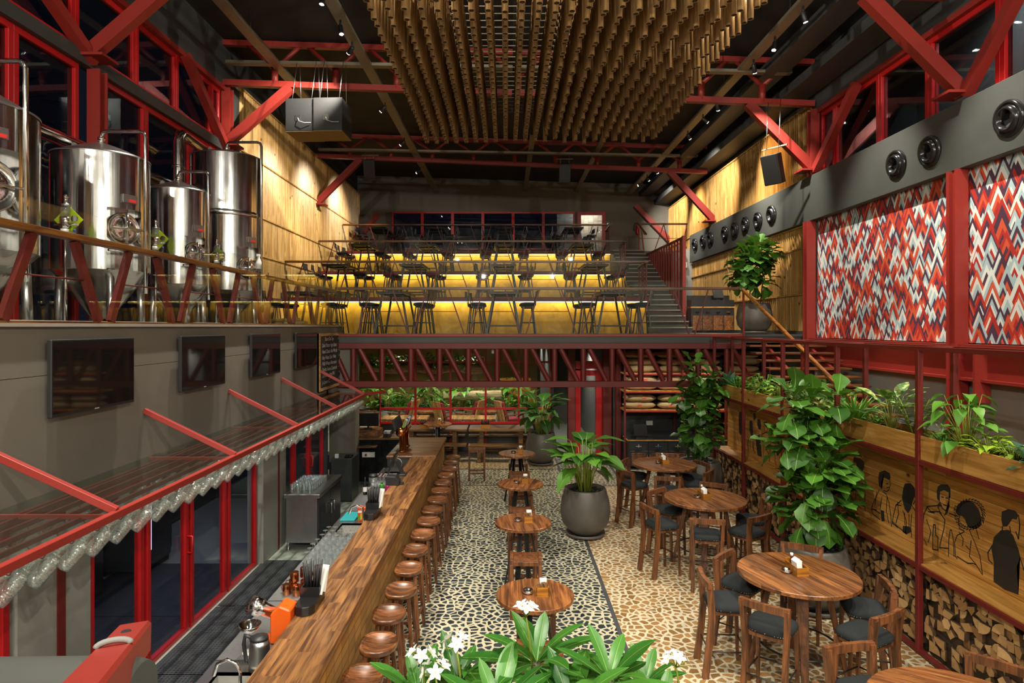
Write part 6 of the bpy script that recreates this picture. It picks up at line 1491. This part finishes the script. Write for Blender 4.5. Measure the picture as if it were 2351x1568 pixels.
def spk(label, x, y, z, tilt, az, sc=1., wire=1.0):
    t = thing('loudspeaker', label, 'loudspeaker', (x, y, z), az, 'loudspeakers hung from the roof'); c, s = math.cos(tilt), math.sin(tilt); f = lambda a, b_, h: (a*sc, (b_*c-h*s)*sc, (b_*s+h*c)*sc)
    MB().prism([(-.2, .16), (.2, .16), (.14, -.14), (-.14, -.14)], -.33, .33, fn=f).build('cabinet', SPKT, t, bev=.01)
    MB().prism([(-.19, .163), (.19, .163), (.19, .175), (-.19, .175)], -.31, .31, fn=f).build('front_grille', BLACK, t)
    for q in (-.15, .15): MB().tube(f(q, 0, .33), (q*sc, 0, .33*sc+wire), .007, n=5).build('hanging_wire', STL, t)
    MB().bar((-.3*sc, 0, .33*sc+.15), (.3*sc, 0, .33*sc+.15), .03, .03).build('hanging_bar', STEELP, t); return t
spk('black loudspeaker hanging below the far truss over the terrace, left one', -4.55, 20.9, 8.95, -.35, PI, .95, .3); spk('black loudspeaker hanging below the far truss over the terrace, middle one', 1.93, 20.9, 8.82, -.35, PI, .95, .3)
spk('black tilted loudspeaker hanging before the upper right pine cladding', 5.98, 14.0, 7.22, -.3, 2.2, 1.0, 1.2)
# ================================================================ sack shelving and drawer counter (right, under the terrace)
sr = thing('sack_shelving', 'red steel shelving with timber boards holding brown sacks over the drawer counter', 'shelving', (3.08, 16.45, 0)); Q = Vector((3.08, 16.45, 0))
def sb(a, c, nm, m_, bev=0): return MB().box(Vector(a)-Q, Vector(c)-Q).build(nm, m_, sr, bev=bev)
for x in (3.1, 4.62, 5.75, 6.9): 
    sb((x-.02, 16.45, 0 if x != 4.62 else 1.50), (x+.03, 16.5, 3.35), 'post', REDD); sb((x-.02, 17.28, 0), (x+.03, 17.33, 3.35), 'post', REDD)
for z in (1.50, 2.0, 2.47, 3.0):
    sb((3.1, 16.47, z-.045), (6.9, 16.5, z-.0), 'shelf_rail', RED); sb((3.1, 16.5, z-.03), (6.9, 17.3, z+.012), 'shelf_board', PINEP)
for z in (1.15, .78, .4): sb((5.75, 16.47, z-.045), (6.9, 16.5, z), 'shelf_rail', RED); sb((5.75, 16.5, z-.03), (6.9, 17.3, z+.012), 'shelf_board', PINEP)
def sack_mb(r, L, D, Hh):
    m = MB(); nx, ny = 12, 10; vs = []
    for i in range(nx+1):
        u = -1+2*i/nx; e = max(0, 1-abs(u)**4.5); 
        for j in range(ny):
            a = 2*PI*j/ny; c, s = math.cos(a), math.sin(a); k = 2.8
            yy = D/2*abs(c)**(2/k)*(1 if c > 0 else -1)*(.55+.45*e)*(1+r.uniform(-.04, .04)); zz = Hh/2*abs(s)**(2/k)*(1 if s > 0 else -1)*(.18+.82*e)*(1+r.uniform(-.10, .10))
            vs.append((L/2*u*(1+r.uniform(-.01, .01)), yy, Hh/2+zz))
    fs = [(i*ny+j, i*ny+(j+1)%ny, (i+1)*ny+(j+1)%ny, (i+1)*ny+j) for i in range(nx) for j in range(ny)]; fs += [tuple(reversed(range(ny))), tuple(nx*ny+j for j in range(ny))]
    m.add(vs, fs, 0, True); return m
r = random.Random(14); pr = []
for i in range(4):
    t = thing('paper_sack', '', 'sack', (0, 0, 0), 0, 'brown paper sacks on the shelving'); sack_mb(r, .84, .42, .205).build('sack_body', SACK, t)
    x0 = r.uniform(-.2, .1); y = -.216
    for k, (a, w_) in enumerate(((0, .11), (.035, .09))): MB().box((x0, y-.004, .07+a), (x0+w_, y+.012, .092+a)).build('red_print', SACKP, t)
    text('MALT', 'red_print', SACKP, (x0-.005, y-.006, .125), (PI/2, 0, 0), .05, t)
    pr.append(t)
used = set(); spots = []
for (z, n, xs, nm) in ((2.482, 3, (3.55+.0, 4.42, 5.28, 6.3), 'upper'), (2.012, 2, (3.56, 4.42, 5.28, 6.3), 'second'), (1.512, 2, (3.56, 4.42, 5.28), 'lower')):
    for xi, x in enumerate(xs):
        for k in range(n): spots.append((x+r.uniform(-.03, .03), z+k*.188, f"brown paper sack, {('bottom','middle' if n == 3 else 'top','top')[k]} of the {ORD[xi]} stack on the {nm} shelf"))
for zi, z in enumerate((1.512, 1.162, .792, .412)):
    for k in range(1 if zi else 2): spots.append((6.3+r.uniform(-.03, .03), z+k*.188, f"brown paper sack {'at the bottom' if k == 0 else 'on top'} in the narrow right bay, {ORD[zi]} compartment down"))
for i, (x, z, lab) in enumerate(spots):
    p = pr[i % 4]
    if i < 4: p.location = (x, 16.75, z); p['label'] = lab
    else: dup(p, (x, 16.75+r.uniform(-.02, .02), z), r.uniform(-.03, .03), lab)
t = thing('drawer_counter', 'black counter with drawers and slatted cupboard doors under the sack shelving', 'counter', (3.14, 16.2, 0)); Q2 = Vector((3.14, 16.2, 0))
MB().box((0, .03, .08), (2.55, .62, .74)).build('body', BLACK, t); MB().box((-.02, 0, .745), (2.58, .64, .775)).build('counter_edge', PINEP, t); MB().box((0, .02, .775), (2.56, .62, .79)).build('worktop', BLKS, t); MB().box((0, .58, .79), (2.56, .62, .90)).build('upstand', BLACK, t)
for i in range(5):
    x = .03+i*.505; d_ = MB().box((x, .008, .50), (x+.485, .03, .72)).build('drawer', plain('black_ash_front', (.02, .022, .024), .4, var=.6, ns=10), t, bev=.003)
    m = MB(); hx = x+.24; m.box((hx-.07, -.02, .60), (hx+.07, .008, .612)); m.tube((hx, -.012, .57), (hx, -.012, .66), .009, n=6); m.build('drawer_handle', [plain(f'cross_handle_{i}', srgb(('#b9bcba', '#6d90c4', '#9fc06a', '#b9bcba', '#8fb7a8')[i]), .25, metal=.5)], d_)
    dd = MB().box((x, .008, .10), (x+.485, .03, .485)).build('door', BLACK, t, bev=.003); m = MB()
    for k in range(6): m.box((x+.06, .0, .13+k*.053), (x+.425, .012, .17+k*.053))
    m.build('slats', ACAC, dd); MB().box((x+(.455 if i % 2 == 0 else .02), -.02, .22), (x+(.468 if i % 2 == 0 else .033), .008, .40)).build('door_handle', CHROME, dd)
t = thing('pos_terminal', 'black tilted till screen standing on the drawer counter', 'register', (3.50, 16.45, .79)); MB().bar((0, -.1, .05), (0, .06, .34), .36, .04, up=(0, 1, 0)).build('screen', BLKS, t, bev=.006); MB().box((-.12, -.1, 0), (.12, .16, .05)).build('foot', BLACK, t)
o = MB().box((3.86, 17.33, .98), (4.04, 17.35, 1.1)).build('wall_socket', WHITE); tag(o, 'white double socket on the dark wall behind the till screen', 'socket')
# ================================================================ long tables and benches in front of the glazed partition
def long_table(label, x0, x1, y):
    t = thing('long_plank_table', label, 'table', ((x0+x1)/2, y, 0), 0, 'long plank tables'); L = (x1-x0)/2
    MB().box((-L, -.40, .80), (L, .40, .86)).build('tabletop', TEAKD, t, bev=.006)
    for s in (-1, 1):
        MB().box((s*(L-.35)-.06, -.3, 0), (s*(L-.35)+.06, -.2, .80)).build('leg', TEAKD, t); MB().box((s*(L-.35)-.06, .2, 0), (s*(L-.35)+.06, .3, .80)).build('leg', TEAKD, t)
    MB().box((-L+.3, -.04, .18), (L-.3, .04, .26)).build('stretcher', TEAKD, t)
def bench(label, x0, x1, y, h=.48):
    t = thing('plank_bench', label, 'bench', ((x0+x1)/2, y, 0), 0, 'plank benches'); L = (x1-x0)/2
    MB().box((-L, -.17, h-.05), (L, .17, h)).build('seat', TEAKD, t, bev=.005)
    for s in (-1, 1): MB().box((s*(L-.3)-.05, -.14, 0), (s*(L-.3)+.05, .14, h-.05)).build('leg', TEAKD, t)
long_table('long dark plank table at the glazed partition, right one', -1.05, .75, 17.75); long_table('long dark plank table at the glazed partition, middle one', -3.0, -1.1, 17.75)
bench('plank bench in front of the right long table', -1.05, .75, 17.15); bench('plank bench in front of the middle long table', -3.0, -1.1, 17.25); bench('plank bench behind the right long table', -1.1, .8, 18.33, .56); bench('plank bench behind the middle long table', -3.1, -1.2, 18.33, .56)
for i, x in enumerate((-2.3, -.6)):
    t = thing('condiment_caddy', f"wooden caddy with dark bottles on the {('middle','right')[i]} long table", 'caddy', (x, 17.6, .86), 0, 'wooden caddies on tables'); MB().box((-.13, -.08, 0), (.13, .08, .09)).build('box', CRATE, t)
    for k in range(4): MB().lathe([(.028, .09), (.028, .16), (.014, .19), (.014, .22)], 10, (-.09+k*.06, 0, 0)).build('bottle', BLKS, t)
# ================================================================ garden room seen through the partition
r = random.Random(6)
def garden_table(label, x, y):
    t = thing('garden_table', label, 'table', (x, y, 0), 0, 'striped plank tables in the garden room'); MB().box((-.75, -.45, .70), (.75, .45, .76)).build('tabletop', TEAKL, t, bev=.005)
    for sx in (-.6, .6):
        for sy in (-.35, .35): MB().box((sx-.04, sy-.04, 0), (sx+.04, sy+.04, .7)).build('leg', TEAKD, t)
    for i, s in enumerate((-1, 1)):
        b_ = thing('garden_bench', f"striped plank bench {('left','right')[i]} of the {label}"[:95], 'bench', (x+s*1.05, y-.1, 0), 0, 'striped benches in the garden room'); MB().box((-.17, -.6, .41), (.17, .6, .46)).build('seat', TEAKL, b_)
        for sy in (-.5, .5): MB().box((-.13, sy-.04, 0), (.13, sy+.04, .41)).build('leg', TEAKD, b_)
garden_table('striped garden room table, left', -3.3, 20.4); garden_table('striped garden room table, middle', -1.1, 20.4); garden_table('striped garden room table, right', .55, 20.4) if 0 else None
def armchair(label, x, y, rz):
    t = thing('cushioned_armchair', label, 'armchair', (x, y, 0), rz, 'red cushioned armchairs in the garden room')
    MB().box((-.30, -.3, .36), (.30, .3, .48)).build('seat_cushion', CUSHR, t, bev=.03); MB().bar((0, .28, .46), (0, .48, 1.08), .55, .13, up=(0, 1, 0)).build('back_cushion', CUSHR, t, bev=.03)
    MB().bar((0, .36, .3), (0, .57, 1.1), .60, .03, up=(0, 1, 0)).build('backrest', TEAKL, t)
    for s in (-1, 1): 
        MB().bar((s*.35, -.35, .66), (s*.35, .42, .60), .07, .035).build('armrest', ACACX, t)
        for y_ in (-.28, .35): MB().box((s*.35-.025, y_-.03, 0), (s*.35+.025, y_+.03, .64)).build('leg', ACACX, t)
for i, (px, Y, rz) in enumerate(((922, 22.3, -1.9), (1032, 22.0, 2.2), (1075, 22.4, -2.0), (1175, 22.2, 2.0), (845, 22.3, 1.9))):
    armchair(f"wooden armchair with dull red cushions in the garden room, {ORD[i if i < 4 else 0] if i < 4 else 'leftmost'} along", (px-CX)/F*Y, Y, rz)
for i, (px, Y) in enumerate(((980, 22.6), (1118, 22.6))):
    t = thing('block_table', f"solid dark wood block table between armchairs, {('left','right')[i]} one", 'table', ((px-CX)/F*Y, Y, 0), 0, 'block tables in the garden room'); MB().box((-.45, -.4, .62), (.45, .4, .68)).build('tabletop', ACAC, t); MB().box((-.3, -.3, 0), (.3, .3, .62)).build('pedestal', ACACX, t)
# planter bed and plants behind
o = MB().box((-6, 24.0, 0), (1.25, 25.6, .45)).build('planter_bed', CONCL); tag(o, 'low pale planter bed full of greenery at the back of the garden room', 'planter')
t = thing('hanging_log_planter', 'long hanging log with green ivy growing along its top', 'planter', (-2.6, 22.6, 2.25)); m = MB(); pts = [(-2.6+k*.4, .06*math.sin(k), .05*math.sin(k*1.7)) for k in range(12)]; m.path(pts, .22, n=14); m.build('log', LOGP, t)
m = MB()
for k in range(620):
    x = r.uniform(-2.6, 1.8); a = r.uniform(-.7, 1.1); leaf(m, (x, -.2*math.cos(a)-.03, .18*math.sin(a)+.12+r.uniform(-.12, .22)), sph(r.uniform(0, 6.28), r.uniform(-.8, .9)), .15, .11, .3, .2, 'heart', 3)
m.build('ivy', LMID, t)
for s in (-2, 1.2): MB().tube((s, 0, .2), (s, 0, 1.1), .02, n=6).build('hanger_rod', BLACK, t)
kinds = ['pothos', 'agl', 'spider', 'dark', 'bush', 'agl', 'pothos', 'zz', 'spider', 'bush', 'fern', 'pothos']
for row in range(2):
    for i in range(11):
        x = -5.2+i*.58+row*.25; kd = kinds[(i*5+row*3) % 12]
        bedding(kd, f"lush garden room plant, {nth(i)} from the left in the {('front','back')[row]} row of the planter bed", (x, 24.2+row*.6, .45-.17), r.uniform(1.5, 2.3), 100+i+row*20, 'garden room plants', pot=False)
o = MB().tube((-2.4, 24.05, 1.05), (-.2, 24.0, 1.1), .17, n=16).build('fallen_log', wood('pale_log', srgb('#97855c'), srgb('#c9b88a'), .8, axis=0)); tag(o, 'pale fallen log lying among the garden room plants', 'log')
o = MB().box((-.25, 25.7, 0), (1.0, 25.75, 1.6)).build('orange_panel', solid('orange_panel', '#b5651d', .6)); tag(o, 'orange painted panel behind the garden room plants at right', 'panel')
# small camera on the truss
t = thing('security_camera', 'small pale security camera under the bridge truss', 'camera', (-.31, 14.62, 3.12)); MB().lathe([(.035, 0), (.045, .02), (.045, .09), (.03, .1)], 14, (0, 0, -.05)).build('housing', plain('pale_plastic_b', (.5, .5, .48)), t); MB().tube((0, 0, .05), (0, 0, .24), .012, n=6).build('mount', plain('pale_plastic_c', (.5, .5, .48)), t)
# fridges and shelving in the dark store behind the bar doors
for i, (y, x) in enumerate(((6.4, -5.9), (8.3, -5.9), (9.7, -5.7))):
    t = thing('store_fridge', f"dark upright fridge seen through the glazed bar doors, {ORD[i]} from the near end", 'fridge', (x, y, -.02), 0, 'fridges in the store'); MB().box((-.35, -.4, .08), (.3, .4, 1.9)).build('body', plain('fridge_grey', (.07, .075, .085), .3, metal=.5), t, bev=.01); MB().box((.3, -.36, .2), (.33, .36, 1.82)).build('glass_door', plain('dark_fridge_glass', (.02, .02, .025), .1), t); MB().box((.33, .28, .8), (.36, .31, 1.4)).build('door_handle', CHROME, t); MB().box((.328, -.30, .35), (.335, -.22, 1.7)).build('light_slit', emit(f'cold_fridge_glow_{i}', (.5, .55, 1), 1.6), t)
    for sx in (-.3, .25): MB().box((sx-.03, -.37, 0), (sx+.03, .37, .08)).build('plinth', BLACK, t)
t = thing('prep_bench', 'dark steel prep bench behind the near glazed bar door', 'bench', (-5.2, 5.2, -.02)); MB().box((-.4, -.7, .85), (.4, .7, .9)).build('worktop', STL, t)
for sx in (-.35, .35):
    for sy in (-.65, .65): MB().tube((sx, sy, 0), (sx, sy, .85), .025, n=8).build('leg', STL, t)
MB().box((-.38, -.66, .3), (.38, .66, .33)).build('under_shelf', STL, t)
# ================================================================ foreground: red beam end and grey rounded parapet
t = thing('red_beam_end', 'red painted square steel tube end in the lower left foreground', 'steel tube', P(340, 1470, 1.55)); a = P(308, 1466, 1.75); bq = P(120, 1700, 1.02); o0 = Vector(t.location)
MB().bar(a-o0, bq-o0, .085, .085).build('tube', RED, t, bev=.008); MB().lathe([(.012, 0), (.012, .002)], 12, (a.lerp(bq, .16)-o0)+Vector((0, 0, .044))).build('bolt_hole', BLACK, t)
c = a.lerp(bq, .38)-o0; dv = (bq-a).normalized(); sd = dv.cross(Vector((0, 0, 1))).normalized(); up = sd.cross(dv)
MB().path([c+up*.043+sd*.036*math.cos(q)+up*.012*math.sin(q) for q in [i*PI/10 for i in range(0, 11)]], .007, n=6).build('rope_loop', plain('grey_rope', (.2, .2, .185), .9), t)
t = thing('grey_parapet', 'grey rounded parapet ledge in the lower left corner', 'ledge', P(150, 1560, 1.3)); o0 = Vector(t.location); m = MB()
p0_ = P(-200, 1600, 1.5); p1_ = P(325, 1590, 1.5); m.path([p0_-o0, p1_-o0-Vector((.05, 0, 0)), p1_-o0-Vector((.02, 0, .0)), p1_-o0], .085, n=20, r1=.07); m.build('ledge', plain('grey_foam_sleeve', srgb('#40423e'), .9, var=.08), t)
